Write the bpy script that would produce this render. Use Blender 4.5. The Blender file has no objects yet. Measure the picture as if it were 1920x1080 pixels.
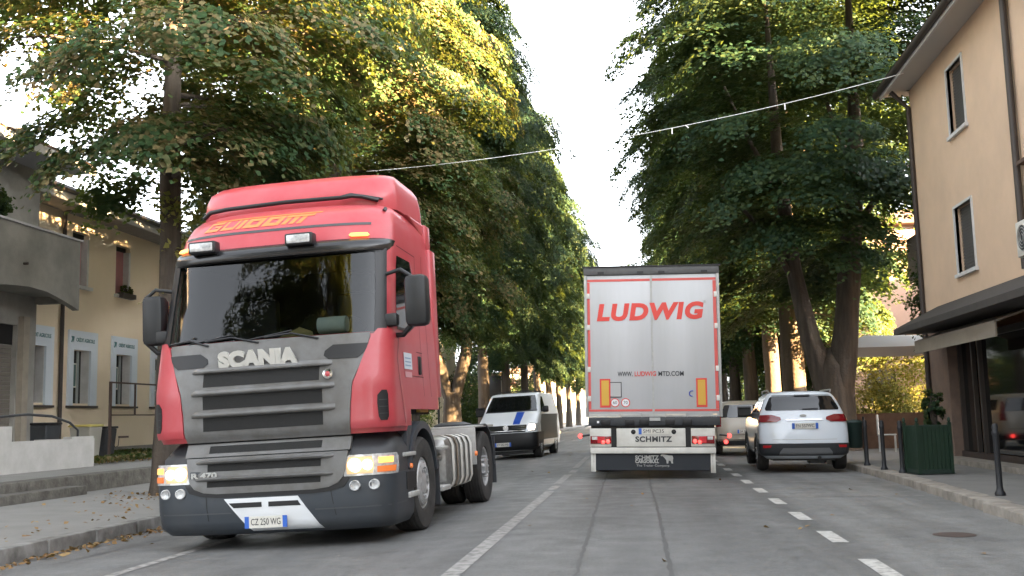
import bpy, bmesh, math, random
import numpy as np
from mathutils import Vector, Matrix
S=bpy.context.scene; C=S.collection
rnd=random.Random(7); R=math.radians; PI=math.pi
# ------------------------------------------------------------------ materials
def newmat(name):
    m=bpy.data.materials.new(name); m.use_nodes=True; nt=m.node_tree; nt.nodes.clear()
    return m,nt,nt.nodes.new,nt.links.new
def lin(c): return tuple((x/12.92 if x<=.04045 else ((x+.055)/1.055)**2.4) for x in c)
def mat(name,col,rough=.6,metal=0,spec=.5,var=0.,vs=4.,col2=None,bump=0.,bs=60.,coat=0.,emit=None,es=1.,streak=False,thr=None):
    """principled material; noise of scale vs mixes col with col2 by var; bump from a finer noise"""
    m,nt,N,L=newmat(name)
    o=N('ShaderNodeOutputMaterial'); p=N('ShaderNodeBsdfPrincipled'); L(p.outputs[0],o.inputs[0])
    p.inputs['Roughness'].default_value=rough; p.inputs['Metallic'].default_value=metal
    p.inputs['Specular IOR Level'].default_value=spec; p.inputs['Coat Weight'].default_value=coat
    p.inputs['Coat Roughness'].default_value=.08
    tc=N('ShaderNodeTexCoord')
    if var>0:
        n=N('ShaderNodeTexNoise'); n.inputs['Scale'].default_value=vs; n.inputs['Detail'].default_value=6; n.inputs['Roughness'].default_value=.62
        if streak:
            mp=N('ShaderNodeMapping'); mp.inputs['Scale'].default_value=(1,1,.12); L(tc.outputs['Object'],mp.inputs[0]); L(mp.outputs[0],n.inputs[0])
        else: L(tc.outputs['Object'],n.inputs[0])
        r=N('ShaderNodeMapRange'); lo,hi=thr or (.35,.68); r.inputs[1].default_value=lo; r.inputs[2].default_value=hi; r.inputs[4].default_value=var
        L(n.outputs[0],r.inputs[0])
        mx=N('ShaderNodeMix'); mx.data_type='RGBA'; mx.inputs[6].default_value=(*col,1); mx.inputs[7].default_value=(*(col2 or tuple(c*.55 for c in col)),1)
        L(r.outputs[0],mx.inputs[0]); L(mx.outputs[2],p.inputs['Base Color'])
    else: p.inputs['Base Color'].default_value=(*col,1)
    if bump>0:
        n2=N('ShaderNodeTexNoise'); n2.inputs['Scale'].default_value=bs; n2.inputs['Detail'].default_value=4; L(tc.outputs['Object'],n2.inputs[0])
        b=N('ShaderNodeBump'); b.inputs['Strength'].default_value=bump; b.inputs['Distance'].default_value=.02; L(n2.outputs[0],b.inputs['Height']); L(b.outputs[0],p.inputs['Normal'])
    if emit: p.inputs['Emission Color'].default_value=(*emit,1); p.inputs['Emission Strength'].default_value=es*.16
    return m
def glassmat(name,tint=(.3,.33,.32),ior=1.5,refl=1.):
    m,nt,N,L=newmat(name); o=N('ShaderNodeOutputMaterial'); mx=N('ShaderNodeMixShader'); t=N('ShaderNodeBsdfTransparent'); g=N('ShaderNodeBsdfGlossy')
    t.inputs[0].default_value=(*tint,1); g.inputs['Roughness'].default_value=.02; g.inputs[0].default_value=(refl,refl,refl,1)
    f=N('ShaderNodeFresnel'); f.inputs[0].default_value=ior
    L(f.outputs[0],mx.inputs[0]); L(t.outputs[0],mx.inputs[1]); L(g.outputs[0],mx.inputs[2]); L(mx.outputs[0],o.inputs[0]); return m
def leafmat(name,ca,cb,cc,trans=.45,tcol=(.42,.40,.05)):
    m,nt,N,L=newmat(name); o=N('ShaderNodeOutputMaterial'); mx=N('ShaderNodeMixShader'); mx.inputs[0].default_value=trans
    p=N('ShaderNodeBsdfPrincipled'); p.inputs['Roughness'].default_value=.6; p.inputs['Specular IOR Level'].default_value=.2
    t=N('ShaderNodeBsdfTranslucent')
    g=N('ShaderNodeNewGeometry'); tc=N('ShaderNodeTexCoord'); n=N('ShaderNodeTexNoise'); n.inputs['Scale'].default_value=.55; n.inputs['Detail'].default_value=3
    oi=N('ShaderNodeObjectInfo'); va=N('ShaderNodeVectorMath'); va.operation='ADD'; L(tc.outputs['Object'],va.inputs[0]); 
    mu=N('ShaderNodeMath'); mu.operation='MULTIPLY'; mu.inputs[1].default_value=40; L(oi.outputs['Random'],mu.inputs[0]); L(mu.outputs[0],va.inputs[1]); L(va.outputs[0],n.inputs[0])
    a=N('ShaderNodeMath'); a.operation='MULTIPLY_ADD'; a.inputs[1].default_value=.45; L(g.outputs['Random Per Island'],a.inputs[0]); L(n.outputs[0],a.inputs[2])
    cr=N('ShaderNodeValToRGB'); e=cr.color_ramp.elements; e[0].position=.45; e[0].color=(*ca,1); e[1].position=.98; e[1].color=(*cc,1); k=cr.color_ramp.elements.new(.72); k.color=(*cb,1)
    L(a.outputs[0],cr.inputs[0]); L(cr.outputs[0],p.inputs['Base Color'])
    m2=N('ShaderNodeMix'); m2.data_type='RGBA'; m2.inputs[0].default_value=.5; L(cr.outputs[0],m2.inputs[6]); m2.inputs[7].default_value=(*tcol,1); L(m2.outputs[2],t.inputs[0])
    L(p.outputs[0],mx.inputs[1]); L(t.outputs[0],mx.inputs[2]); L(mx.outputs[0],o.inputs[0]); return m
# ------------------------------------------------------------------ objects
def tag(o,label=None,cat=None,group=None,kind=None):
    if label: o['label']=label
    if cat: o['category']=cat
    if group: o['group']=group
    if kind: o['kind']=kind
    return o
def empty(name,loc=(0,0,0),rot=(0,0,0),label=None,cat=None,group=None):
    o=bpy.data.objects.new(name,None); C.objects.link(o); o.location=loc; o.rotation_euler=rot; o.empty_display_size=.2
    return tag(o,label,cat,group)
def link(name,me,parent=None,M=None,label=None):
    o=bpy.data.objects.new(name,me); C.objects.link(o)
    if parent: o.parent=parent
    if M is not None: o.matrix_local=M
    if label: o['label']=label
    return o
def copy_tree(o,parent=None):
    c=o.copy(); C.objects.link(c); c.parent=parent
    for ch in list(o.children): copy_tree(ch,c)
    return c
EACH=dict(rim_holes='rim_hole',plate_band='plate_band',door_seams='door_seam',side_fairing='side_fairing',pilaster='pilaster',cab_mount='cab_mount',axles_shade_fill='axle_shade_fill',step_plate='step_plate',catwalk_step='catwalk_step',door_latches='door_latch',roof_fittings='roof_fitting',
 door_post='door_post',flap_edge='flap_edge',wipers='wiper_piece',posts='post',rear_mudguard='rear_mudguard',deflector_skirt='deflector_skirt',lock_bars='lock_bar',roof_bars='roof_bar',tank_strap='tank_strap',bumper_seams='bumper_seam',
 bumper_crease='bumper_crease',rear_beam='rear_beam',brick_pillar='brick_pillar',reflective_tape='reflective_tape',grille_bars='grille_bar',box_edge='box_edge',bracket='bracket',air_bags='air_bag',chassis_deck='chassis_deck',
 mirror_arm='mirror_arm',vent_bars='vent_bar',base='base',underbody='underbody',surround='surround',frame='frame',shop_base='shop_base')
class MB:
    def __init__(s): s.v=[];s.f=[];s.uvdummy=0
    def add(s,vs,fs):
        k=len(s.v); s.v+= [tuple(v) for v in vs]; s.f+=[tuple(i+k for i in f) for f in fs]; return s
    def box(s,x0,x1,y0,y1,z0,z1,b=0.,M=None):
        if b<=0:
            vs=[(x,y,z) for x in(x0,x1) for y in(y0,y1) for z in(z0,z1)]
            fs=[(0,1,3,2),(4,6,7,5),(0,4,5,1),(2,3,7,6),(0,2,6,4),(1,5,7,3)]
        else:
            bm=bmesh.new(); bmesh.ops.create_cube(bm,size=1)
            for v in bm.verts: v.co=((x0+x1)/2+v.co.x*(x1-x0),(y0+y1)/2+v.co.y*(y1-y0),(z0+z1)/2+v.co.z*(z1-z0))
            bmesh.ops.bevel(bm,geom=bm.edges[:],offset=b,segments=2,affect='EDGES',profile=.5)
            vs=[tuple(v.co) for v in bm.verts]; fs=[tuple(v.index for v in f.verts) for f in bm.faces]; bm.free()
        if M is not None: vs=[tuple(M@Vector(v)) for v in vs]
        return s.add(vs,fs)
    def tube(s,pts,r,n=8,cap=True):
        pts=[Vector(p) for p in pts]; rs=r if hasattr(r,'__len__') else [r]*len(pts); k=len(s.v); up=None
        for i,p in enumerate(pts):
            d=(pts[min(i+1,len(pts)-1)]-pts[max(i-1,0)]).normalized()
            if up is None: up=Vector((0,0,1)) if abs(d.z)<.9 else Vector((0,1,0))
            a=d.cross(up).normalized(); b=a.cross(d).normalized(); up=b
            for j in range(n):
                t=2*PI*j/n; s.v.append(tuple(p+(a*math.cos(t)+b*math.sin(t))*rs[i]))
        for i in range(len(pts)-1):
            for j in range(n):
                s.f.append((k+i*n+j,k+i*n+(j+1)%n,k+(i+1)*n+(j+1)%n,k+(i+1)*n+j))
        if cap: s.f.append(tuple(k+j for j in range(n))[::-1]); s.f.append(tuple(k+(len(pts)-1)*n+j for j in range(n)))
        return s
    def lathe(s,prof,axis='z',o=(0,0,0),n=24,cap=False):
        """prof: (radius, height) along the axis"""
        k=len(s.v)
        for r,h in prof:
            for j in range(n):
                t=2*PI*j/n; a,b=r*math.cos(t),r*math.sin(t)
                p={'z':(a,b,h),'x':(h,a,b),'y':(b,h,a)}[axis]; s.v.append((p[0]+o[0],p[1]+o[1],p[2]+o[2]))
        for i in range(len(prof)-1):
            for j in range(n): s.f.append((k+i*n+j,k+i*n+(j+1)%n,k+(i+1)*n+(j+1)%n,k+(i+1)*n+j))
        if cap:
            s.f.append(tuple(k+j for j in range(n))[::-1]); s.f.append(tuple(k+(len(prof)-1)*n+j for j in range(n)))
        return s
    def prism(s,pts,a0,a1,plane='xz'):
        """polygon pts extruded along the axis missing from plane"""
        k=len(pts)
        def P(p,a): return {'xz':(p[0],a,p[1]),'xy':(p[0],p[1],a),'yz':(a,p[0],p[1])}[plane]
        return s.add([P(p,a0) for p in pts]+[P(p,a1) for p in pts],[tuple(range(k)),tuple(range(2*k-1,k-1,-1))]+[(i,i+k,(i+1)%k+k,(i+1)%k) for i in range(k)])
    def pieces(s):
        par=list(range(len(s.v)))
        def find(a):
            while par[a]!=a: par[a]=par[par[a]]; a=par[a]
            return a
        for f in s.f:
            r=find(f[0])
            for i in f[1:]: par[find(i)]=r
        g={}
        for f in s.f: g.setdefault(find(f[0]),[]).append(f)
        out=[]
        for fs in g.values():
            ids=sorted({i for f in fs for i in f}); mp={i:k for k,i in enumerate(ids)}; q=MB(); q.v=[s.v[i] for i in ids]; q.f=[tuple(mp[i] for i in f) for f in fs]; out.append(q)
        return out
    def build(s,name,m,parent=None,smooth=None,M=None,label=None,bev=0):
        if name in EACH and parent is not None:
            ps=s.pieces()
            if len(ps)>1: return [q.build1(EACH[name],m,parent,smooth,M,label,bev) for q in ps][0]
            name=EACH[name]
        return s.build1(name,m,parent,smooth,M,label,bev)
    def build1(s,name,m,parent=None,smooth=None,M=None,label=None,bev=0):
        me=bpy.data.meshes.new(name); me.from_pydata(s.v,[],s.f); me.materials.append(m)
        bm=bmesh.new(); bm.from_mesh(me); bmesh.ops.recalc_face_normals(bm,faces=bm.faces); bm.to_mesh(me); bm.free()
        if smooth is not None:
            me.shade_smooth(); me.set_sharp_from_angle(angle=R(smooth))
        me.update(); o=link(name,me,parent,M,label)
        if bev: b=o.modifiers.new('bevel','BEVEL'); b.width=bev; b.segments=2; b.limit_method='ANGLE'
        return o
def box(name,m,parent,*a,b=0.,label=None,smooth=None): return MB().box(*a,b=b).build(name,m,parent,label=label,smooth=30 if b else smooth)
def textmesh(name,s,size,m,parent,M,ext=.004,bold=0.,shear=0.,wid=None,label=None,space=1.,align='CENTER'):
    cu=bpy.data.curves.new(name,'FONT'); cu.body=s; cu.size=size; cu.extrude=ext; cu.offset=bold; cu.shear=shear; cu.align_x=align; cu.align_y='CENTER'; cu.space_character=space; cu.resolution_u=4
    o=bpy.data.objects.new('t',cu); me=bpy.data.meshes.new_from_object(o); bpy.data.objects.remove(o); bpy.data.curves.remove(cu)
    me.name=name; me.materials.clear(); me.materials.append(m)
    if wid:
        xs=[v.co.x for v in me.vertices]; k=wid/(max(xs)-min(xs)); c=(max(xs)+min(xs))/2
        for v in me.vertices: v.co.x=(v.co.x-c)*k
    return link(name,me,parent,M,label)
def FM(x,y,z,tilt=0): # text facing the camera (-Y), tilt leans it back
    return Matrix.Translation((x,y,z))@Matrix.Rotation(R(90)-tilt,4,'X')
def SM(x,y,z,side=1): # text on a wall facing +X (side 1) or -X
    return Matrix.Translation((x,y,z))@Matrix.Rotation(R(90)*side,4,'Z')@Matrix.Rotation(R(90),4,'X')
# ------------------------------------------------------------------ hull: horizontal sections with rounded corners
class Hull:
    def __init__(s,lv,na=26):
        s.lv=np.array(lv,float); s.na=na       # z, hw, yf, Df, nf, yb, Db, nb
    def par(s,z): return [float(np.interp(z,s.lv[:,0],s.lv[:,i])) for i in range(1,8)]
    def half(s,z,off=0.):
        hw,yf,Df,nf,yb,Db,nb=s.par(z); hw+=off; yf-=off; yb+=off; pts=[]
        for i in range(s.na+1):
            a=PI/2*i/s.na; sn,cs=math.sin(a),max(0.,math.cos(a))
            pts.append((hw*sn**(2/nf),yf+Df*(1-cs**(2/nf))))
        y0,y1=yf+Df,yb-Db
        for i in range(1,10): pts.append((hw,y0+(y1-y0)*i/10))
        for i in range(s.na+1):
            a=PI/2*i/s.na; sn,cs=math.sin(a),max(0.,math.cos(a))
            pts.append((hw*cs**(2/nb),yb-Db*(1-sn**(2/nb))))
        return pts
    def _arc(s,z,off):
        P=np.array(s.half(z,off)); d=np.r_[0,np.cumsum(np.hypot(*np.diff(P,axis=0).T))]; return P,d
    def pt(s,p,z,off=0.):
        P,d=s._arc(z,off); q=abs(p); return (math.copysign(1,p)*float(np.interp(q,d,P[:,0])),float(np.interp(q,d,P[:,1])),z)
    def X(s,x,z):
        P,d=s._arc(z,0); k=s.na+1; return math.copysign(float(np.interp(abs(x),P[:k,0],d[:k])),x)
    def Y(s,y,z,side=1):
        P,d=s._arc(z,0); return side*float(np.interp(y,P[:,1],d))
    def shell(s,zs,hole=None,cap=True,mb=None):
        mb=mb or MB(); rings=[]
        for z in zs:
            h=s.half(z); rings.append([(x,y,z) for x,y in h]+[(-x,y,z) for x,y in h[::-1][1:-1]])
        n=len(rings[0]); k=len(mb.v)
        for r in rings: mb.v+=r
        for i in range(len(zs)-1):
            for j in range(n):
                q=(k+i*n+j,k+i*n+(j+1)%n,k+(i+1)*n+(j+1)%n,k+(i+1)*n+j)
                if hole:
                    c=[sum(mb.v[a][t] for a in q)/4 for t in range(3)]
                    if hole(*c): continue
                mb.f.append(q)
        if cap: mb.f.append(tuple(k+j for j in range(n))); mb.f.append(tuple(k+(len(zs)-1)*n+j for j in range(n)))
        return mb
    def patch(s,rows,off=.006,n=14,m=3,depth=.02,mb=None):
        """rows: (z,p0,p1) in perimeter metres"""
        mb=mb or MB(); rr=[]
        for a,b in zip(rows[:-1],rows[1:]):
            for i in range(m): t=i/m; rr.append(tuple(a[k]+(b[k]-a[k])*t for k in range(3)))
        rr.append(rows[-1]); k=len(mb.v); W=n+1
        for z,p0,p1 in rr:
            for j in range(W): mb.v.append(s.pt(p0+(p1-p0)*j/n,z,off))
        H=len(rr)
        for i in range(H-1):
            for j in range(n): mb.f.append((k+i*W+j,k+i*W+j+1,k+(i+1)*W+j+1,k+(i+1)*W+j))
        ring=[(0,j) for j in range(W)]+[(i,n) for i in range(1,H)]+[(H-1,j) for j in range(n-1,-1,-1)]+[(i,0) for i in range(H-2,0,-1)]
        kk=len(mb.v)
        for i,j in ring:
            z,p0,p1=rr[i]; mb.v.append(s.pt(p0+(p1-p0)*j/n,z,off-depth))
        for t in range(len(ring)):
            i,j=ring[t]; i2,j2=ring[(t+1)%len(ring)]
            mb.f.append((k+i*W+j,k+i2*W+j2,kk+(t+1)%len(ring),kk+t))
        return mb
    def line(s,pts,w=.012,off=.004,mb=None):
        """thin strip along (p,z) points"""
        mb=mb or MB()
        for a,b in zip(pts[:-1],pts[1:]):
            k=len(mb.v); L=math.hypot(b[0]-a[0],b[1]-a[1]); nx,nz=-(b[1]-a[1])/L*w/2,(b[0]-a[0])/L*w/2; n=max(1,int(L/.12))
            for i in range(n+1):
                t=i/n; p=a[0]+(b[0]-a[0])*t; z=a[1]+(b[1]-a[1])*t
                mb.v.append(s.pt(p+nx,z+nz,off)); mb.v.append(s.pt(p-nx,z-nz,off))
            for i in range(n): mb.f.append((k+2*i,k+2*i+1,k+2*i+3,k+2*i+2))
        return mb
def fastmesh(name,V,F,m):
    me=bpy.data.meshes.new(name); nf,k=F.shape
    me.vertices.add(len(V)); me.vertices.foreach_set('co',V.astype(np.float32).ravel())
    me.loops.add(nf*k); me.loops.foreach_set('vertex_index',F.astype(np.int32).ravel())
    me.polygons.add(nf); me.polygons.foreach_set('loop_start',np.arange(0,nf*k,k,dtype=np.int32))
    me.update(calc_edges=True); me.materials.append(m); return me
SUN_E=5.; SKY_E=.05; EXPO=5.18
# ------------------------------------------------------------------ palette
M_=dict(
 red=mat('red_paint',(.42,.040,.052),.38,var=.75,vs=2.2,col2=(.44,.085,.095),coat=.22,bump=.04,bs=6),
 cabgrey=mat('grille_grey',(.15,.15,.148),.36,var=.9,vs=5,col2=(.10,.095,.085)),
 darkplastic=mat('dark_plastic',(.028,.032,.038),.5,var=.6,vs=5,col2=(.05,.05,.05)),
 bumper=mat('bumper_blue_grey',(.032,.040,.050),.48,var=.6,vs=3,col2=(.05,.052,.055)),
 black=mat('black_trim',(.008,.008,.009),.45),
 mesh=mat('grille_mesh',(.007,.007,.007),.8,var=.8,vs=120,col2=(.018,.018,.017)),
 interior=mat('cab_interior',(.008,.008,.009),.8),
 dash=mat('dashboard',(.010,.010,.011),.7),
 white=mat('white_paint',(.72,.74,.76),.3,var=.25,vs=2,col2=(.62,.62,.6),coat=.2),
 dirtywhite=mat('dirty_white',(.70,.69,.64),.55,var=.6,vs=3,col2=(.42,.40,.35)),
 chrome=mat('chrome',(.6,.6,.6),.18,metal=1),
 steel=mat('brushed_steel',(.42,.42,.41),.42,metal=.8,var=.6,vs=9,col2=(.16,.15,.13)),
 rim=mat('rim_grey',(.52,.53,.54),.4,metal=.3,var=.7,vs=6,col2=(.22,.20,.18)),
 tyre=mat('tyre_rubber',(.022,.021,.020),.85,var=.8,vs=4,col2=(.06,.055,.05),bump=.2),
 lamp=mat('lamp_lit',(1,.8,.5),.3,emit=(1,.78,.48),es=1.2),
 bowl=mat('lamp_bowl',(.40,.27,.15),.25,emit=(1,.60,.28),es=.11),
 lampcold=mat('lamp_lens',(.55,.56,.56),.1,coat=1,spec=1,var=.7,vs=24,col2=(.2,.2,.2)),
 amber=mat('amber_lamp',(.8,.25,.04),.3,emit=(1,.40,.10),es=.45),
 orange=mat('orange_lens',(.55,.13,.03),.25,emit=(1,.3,.08),es=.06),
 redlamp=mat('red_lens',(.20,.006,.010),.2,coat=1),
 redlit=mat('red_lamp_lit',(.9,.05,.04),.3,emit=(1,.06,.05),es=.75),
 plate=mat('plate_white',(.66,.64,.58),.5,var=.5,vs=30,col2=(.5,.48,.43)),
 blue=mat('plate_blue',(.03,.12,.5),.4),
 letter=mat('letter_silver',(.55,.54,.50),.38,metal=.3),
 decal=mat('orange_decal',(.72,.20,.055),.4),
 ltgrey=mat('light_grey',(.45,.45,.43),.5,var=.5,vs=8,col2=(.25,.24,.22)),
 yellow=mat('primer_yellow',(.60,.36,.07),.6),
 brownband=mat('tank_band',(.26,.21,.16),.7),
)
for k,v in M_.items(): pass
glass_wind=glassmat('windscreen_glass',(.42,.46,.45),1.5)
glass_dark=mat('dark_glass',(.006,.007,.008),.04,spec=.8)
def wheel(parent,x,y,z,rad,w,side,rimr=.29,lug=10,dish=.04,rimm=None,name='wheel',n=40):
    """tyre with a rim child; side = +1 when the outer face looks to +X"""
    s=side; t=MB(); h=w/2
    pr=[(rimr,-h*.8),(rad*.8,-h),(rad*.95,-h*.95),(rad,-h*.75),(rad,h*.75),(rad*.95,h*.95),(rad*.8,h),(rimr+.01,h*.85),(rimr-.005,h*.7)]
    t.lathe([(r,a*s) for r,a in pr],'x',(x,y,z),n)
    for k in (-.45,-.15,.15,.45):     # tread grooves as slightly proud ribs
        t.lathe([(rad+.0,(k-.1)*h*s),(rad+.006,(k-.08)*h*s),(rad+.006,(k+.08)*h*s),(rad,(k+.1)*h*s)],'x',(x,y,z),n)
    o=t.build(name,M_['tyre'],parent,smooth=35)
    r=MB(); q=[(rimr,h*.72),(rimr-.012,h*.78),(rimr-.03,h*.66),(rimr-.045,h*(.66)-dish),(rimr*.62,h*.66-dish*1.6),(rimr*.58,h*.66-dish*.3),(rimr*.44,h*.66+.0),(rimr*.40,h*.66+.035),(rimr*.15,h*.66+.05),(.004,h*.66+.05)]
    r.lathe([(a,b*s) for a,b in q],'x',(x,y,z),n)
    for k in range(lug):
        a=2*PI*k/lug; r.lathe([(.018,(h*.66-dish*.3)*s),(.018,(h*.66+.045)*s),(.004,(h*.66+.05)*s)],'x',(x,y+rimr*.51*math.cos(a),z+rimr*.51*math.sin(a)),6)
    r.build('rim',rimm or M_['rim'],o,smooth=35)
    hl=MB()
    for k in range(lug):
        a=2*PI*(k+.5)/lug; hl.lathe([(rimr*.09,(h*.66-dish*1.2)*s),(.002,(h*.66-dish*1.15)*s)],'x',(x,y+rimr*.73*math.cos(a),z+rimr*.73*math.sin(a)),8)
    hl.build('rim_holes',M_['black'],o)
    return o
def numplate(parent,x,y,z,w,h,txt,blue=True,both=True,tilt=0,M=None):
    M=M or Matrix.Identity(4)
    o=MB().box(-w/2,w/2,-.006,.006,-h/2,h/2).build('number_plate',M_['plate'],parent,M=Matrix.Translation((x,y,z)))
    b=MB()
    if blue:
        b.box(-w/2-.001,-w/2+w*.1,-.008,.004,-h/2-.001,h/2+.001)
        if both: b.box(w/2-w*.1,w/2+.001,-.008,.004,-h/2-.001,h/2+.001)
        b.build('plate_band',M_['blue'],o)
    textmesh('plate_characters',txt,h*.82,M_['black'],o,FM(.0,-.0075,0),.001,wid=w*.7)
    return o
# ------------------------------------------------------------------ the red tractor unit
T=empty('lorry_tractor',(-3.83,10.42,-.08),(0,-.035,R(-2.6)),'red lorry tractor unit with grey grille and lit headlights, coming towards the viewer','lorry')
T.scale=(1.05,1,1)
cab=Hull([(1.12,1.23,.10,.38,3.7,2.32,.06,4),(1.2,1.245,.05,.38,3.7,2.33,.06,4),(1.65,1.245,.05,.38,3.7,2.33,.06,4),(2.12,1.235,.15,.38,3.7,2.33,.06,4),(3.1,1.20,.40,.38,3.7,2.33,.06,4),(3.24,1.195,.44,.44,3.0,2.33,.06,4),
 (3.42,1.18,.50,.48,2.8,2.33,.08,4),(3.56,1.15,.60,.5,2.7,2.33,.1,4),(3.64,1.11,.70,.5,2.6,2.33,.12,4),(3.69,1.05,.82,.5,2.5,2.30,.2,3),(3.72,.96,.98,.45,2.5,2.25,.3,3)])
def chole(x,y,z): return 2.17<z<3.06 and abs(x)<1.10 and y<1.0
def chole2(x,y,z): return chole(x,y,z)
zs=[1.12,1.16,1.2,1.35,1.5,1.65,1.8,1.95,2.08,2.17,2.3,2.5,2.7,2.9,3.06,3.12,3.18,3.24,3.3,3.36,3.42,3.47,3.52,3.56,3.6,3.64,3.67,3.69,3.71,3.72]
# the cab side is cut away over the wheel: lower ring starts higher behind y=1
body=cab.shell(zs,lambda x,y,z:chole(x,y,z) or (z<1.42 and y>1.0))
body.build('cab_body',M_['red'],T,smooth=40)
# inner lining
lin_=Hull([(1.3,1.16,.16,.4,3.2,2.2,.06,4),(2.12,1.16,.24,.4,3.2,2.2,.06,4),(3.15,1.13,.5,.4,3.2,2.2,.06,4)])
lb=lin_.shell([1.3,2.17,2.4,2.7,3.06,3.15],chole2); lb.build('cab_lining',M_['interior'],T)
MB().box(-1.1,1.1,.36,.85,2.0,2.17,.03).build('dashboard',M_['dash'],T,smooth=30)
for sx in(-.62,.62):
    st=MB().box(sx-.27,sx+.27,1.35,1.5,1.7,2.75,.05).build('seat',M_['dash'],T,smooth=30); MB().box(sx-.14,sx+.14,1.36,1.46,2.76,2.98,.04).build('headrest',M_['dash'],st,smooth=30)
sw=MB(); c=(.62,.85,2.25)
sw.tube([(c[0]+.22*math.cos(a*PI/8),c[1]-.09*math.sin(a*PI/8),c[2]+.16*math.sin(a*PI/8)) for a in range(17)],.016,6,False); sw.build('steering_wheel',M_['black'],T,smooth=60)
MB().lathe([(.002,-.15),(.088,-.15),(.092,0),(.088,.15),(.03,.15),(.002,.15)],'x',(.58,.52,2.30),20).build('paper_roll',mat('paper',(.7,.78,.72),.8,emit=(.6,.75,.68),es=0),T,smooth=30)
MB().add([(-.02,.42,2.18),(.40,.42,2.18),(.34,.56,2.25),(.19,.60,2.31),(.02,.58,2.24)],[(0,1,2,3,4)]).prism([(0,2.175),(.40,2.175),(.2,2.31)],.56,.57).build('envelope',mat('envelope_paper',(.45,.36,.16),.8),T)
# windscreen + side glass
X=cab.X; Yp=cab.Y
def rows(h,lst): return [(z,h.X(a,z),h.X(b,z)) for z,a,b in lst]
cab.patch(rows(cab,[(2.15,-1.14,1.14),(2.5,-1.135,1.135),(3.08,-1.10,1.10)]),.002,30,3,.004).build('windscreen',glass_wind,T,smooth=60)
for s in(-1,1):   # black a-pillars
    cab.patch([(2.13,s*X(1.10,2.13),s*(X(1.19,2.13)+.02)),(2.6,s*X(1.09,2.6),s*(X(1.175,2.6)+.02)),(3.1,s*X(1.07,3.1),s*(X(1.16,3.1)+.02))],.008,6,3).build('pillar_trim',M_['black'],T,smooth=40)
    # door window
    z0,z1=2.24,3.05
    cab.patch([(z0,s*Yp(.62,z0),s*Yp(1.05,z0)),(z0+.12,s*Yp(.63,z0+.12),s*Yp(1.42,z0+.12)),(2.6,s*Yp(.68,2.6),s*Yp(1.46,2.6)),(2.93,s*Yp(.78,2.93),s*Yp(1.46,2.93)),(z1,s*Yp(.84,z1),s*Yp(1.38,z1))],.006,10,3).build('door_window',glass_dark,T,smooth=50)
    cab.line([(s*Yp(.60,2.22),2.22),(s*Yp(1.08,2.22),2.22),(s*Yp(1.45,2.34),2.34)],.03,.012).build('window_trim',M_['black'],T)
    # door seams
    d=MB()
    cab.line([(s*Yp(1.62,1.5),1.5),(s*Yp(1.62,3.15),3.15),(s*Yp(.86,3.17),3.17)],.012,.002,d)
    cab.line([(s*Yp(1.0,1.72),1.72),(s*Yp(1.62,1.72),1.72)],.010,.002,d); cab.line([(s*Yp(1.35,2.0),2.0),(s*Yp(1.62,2.0),2.0)],.010,.002,d)
    cab.line([(s*Yp(1.95,1.5),1.5),(s*Yp(1.95,3.2),3.2)],.012,.002,d)
    cab.line([(s*Yp(.62,2.14),2.14),(s*Yp(.5,1.9),1.9),(s*Yp(.56,1.6),1.6),(s*Yp(.70,1.2),1.2)],.012,.026,d)
    d.build('door_seams',mat('seam_dark',(.12,.012,.016),.6) if s<0 else bpy.data.materials['seam_dark'],T)
    y0=1.40
    h=MB().box(s*1.236-.02,s*1.236+.02,y0,y0+.12,1.74,1.96,.018); h.build('door_handle',M_['black'],T,smooth=30)
    # corner air deflector: red, proud, with its vent
    cab.patch([(1.17,s*X(.87,1.17),s*(Yp(.78,1.17))),(1.35,s*X(.88,1.35),s*Yp(.74,1.35)),(1.6,s*X(.90,1.6),s*Yp(.64,1.6)),(1.85,s*X(.98,1.85),s*Yp(.58,1.85)),(2.0,s*X(1.03,2.0),s*Yp(.58,2.0)),(2.12,s*X(1.07,2.12),s*Yp(.6,2.12)),(2.2,s*X(1.13,2.2),s*Yp(.62,2.2))],.022,14,4,.04).build('corner_panel',M_['red'],T,smooth=50)
    pv=X(1.17,1.4)
    v=cab.patch([(1.24,s*(pv-.02),s*(pv+.05)),(1.28,s*(pv-.04),s*(pv+.07)),(1.42,s*(pv-.05),s*(pv+.07)),(1.5,s*(pv-.045),s*(pv+.07)),(1.55,s*(pv+.0),s*(pv+.055))],.026,6,3); v.build('corner_vent',M_['black'],T,smooth=50)
    v2=MB()
    for zz in (1.31,1.38,1.45): cab.line([(s*(pv-.03),zz),(s*(pv+.06),zz)],.008,.029,v2)
    v2.build('vent_bars',M_['darkplastic'],T)
# sun visor with roof marker lamps
vis=Hull([(3.07,1.19,.33,.40,3.2,1.0,.1,4),(3.12,1.195,.315,.42,3.2,1.0,.1,4),(3.17,1.20,.345,.42,3.2,1.0,.1,4),(3.215,1.20,.40,.44,3.1,1.0,.1,4)])
vis.patch([(3.07,-1.42,1.42),(3.12,-1.42,1.42),(3.17,-1.42,1.42),(3.215,-1.42,1.42)],0,50,1,.06).build('sun_visor',mat('visor_black',(.012,.012,.013),.25,spec=.6),T,smooth=50)
cab.patch([(3.06,-X(1.12,3.06),X(1.12,3.06)),(3.10,-X(1.12,3.10),X(1.12,3.10))],.012,30,1).build('windscreen_header',M_['black'],T)
for cx in (-.74,.32):
    b=MB().box(cx-.15,cx+.15,.27,.42,3.165,3.30,.02).build('spot_lamp',M_['black'],T,smooth=30)
    MB().box(cx-.125,cx+.125,.255,.285,3.185,3.28,.012).build('lens',M_['lampcold'],b,smooth=30)
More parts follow.
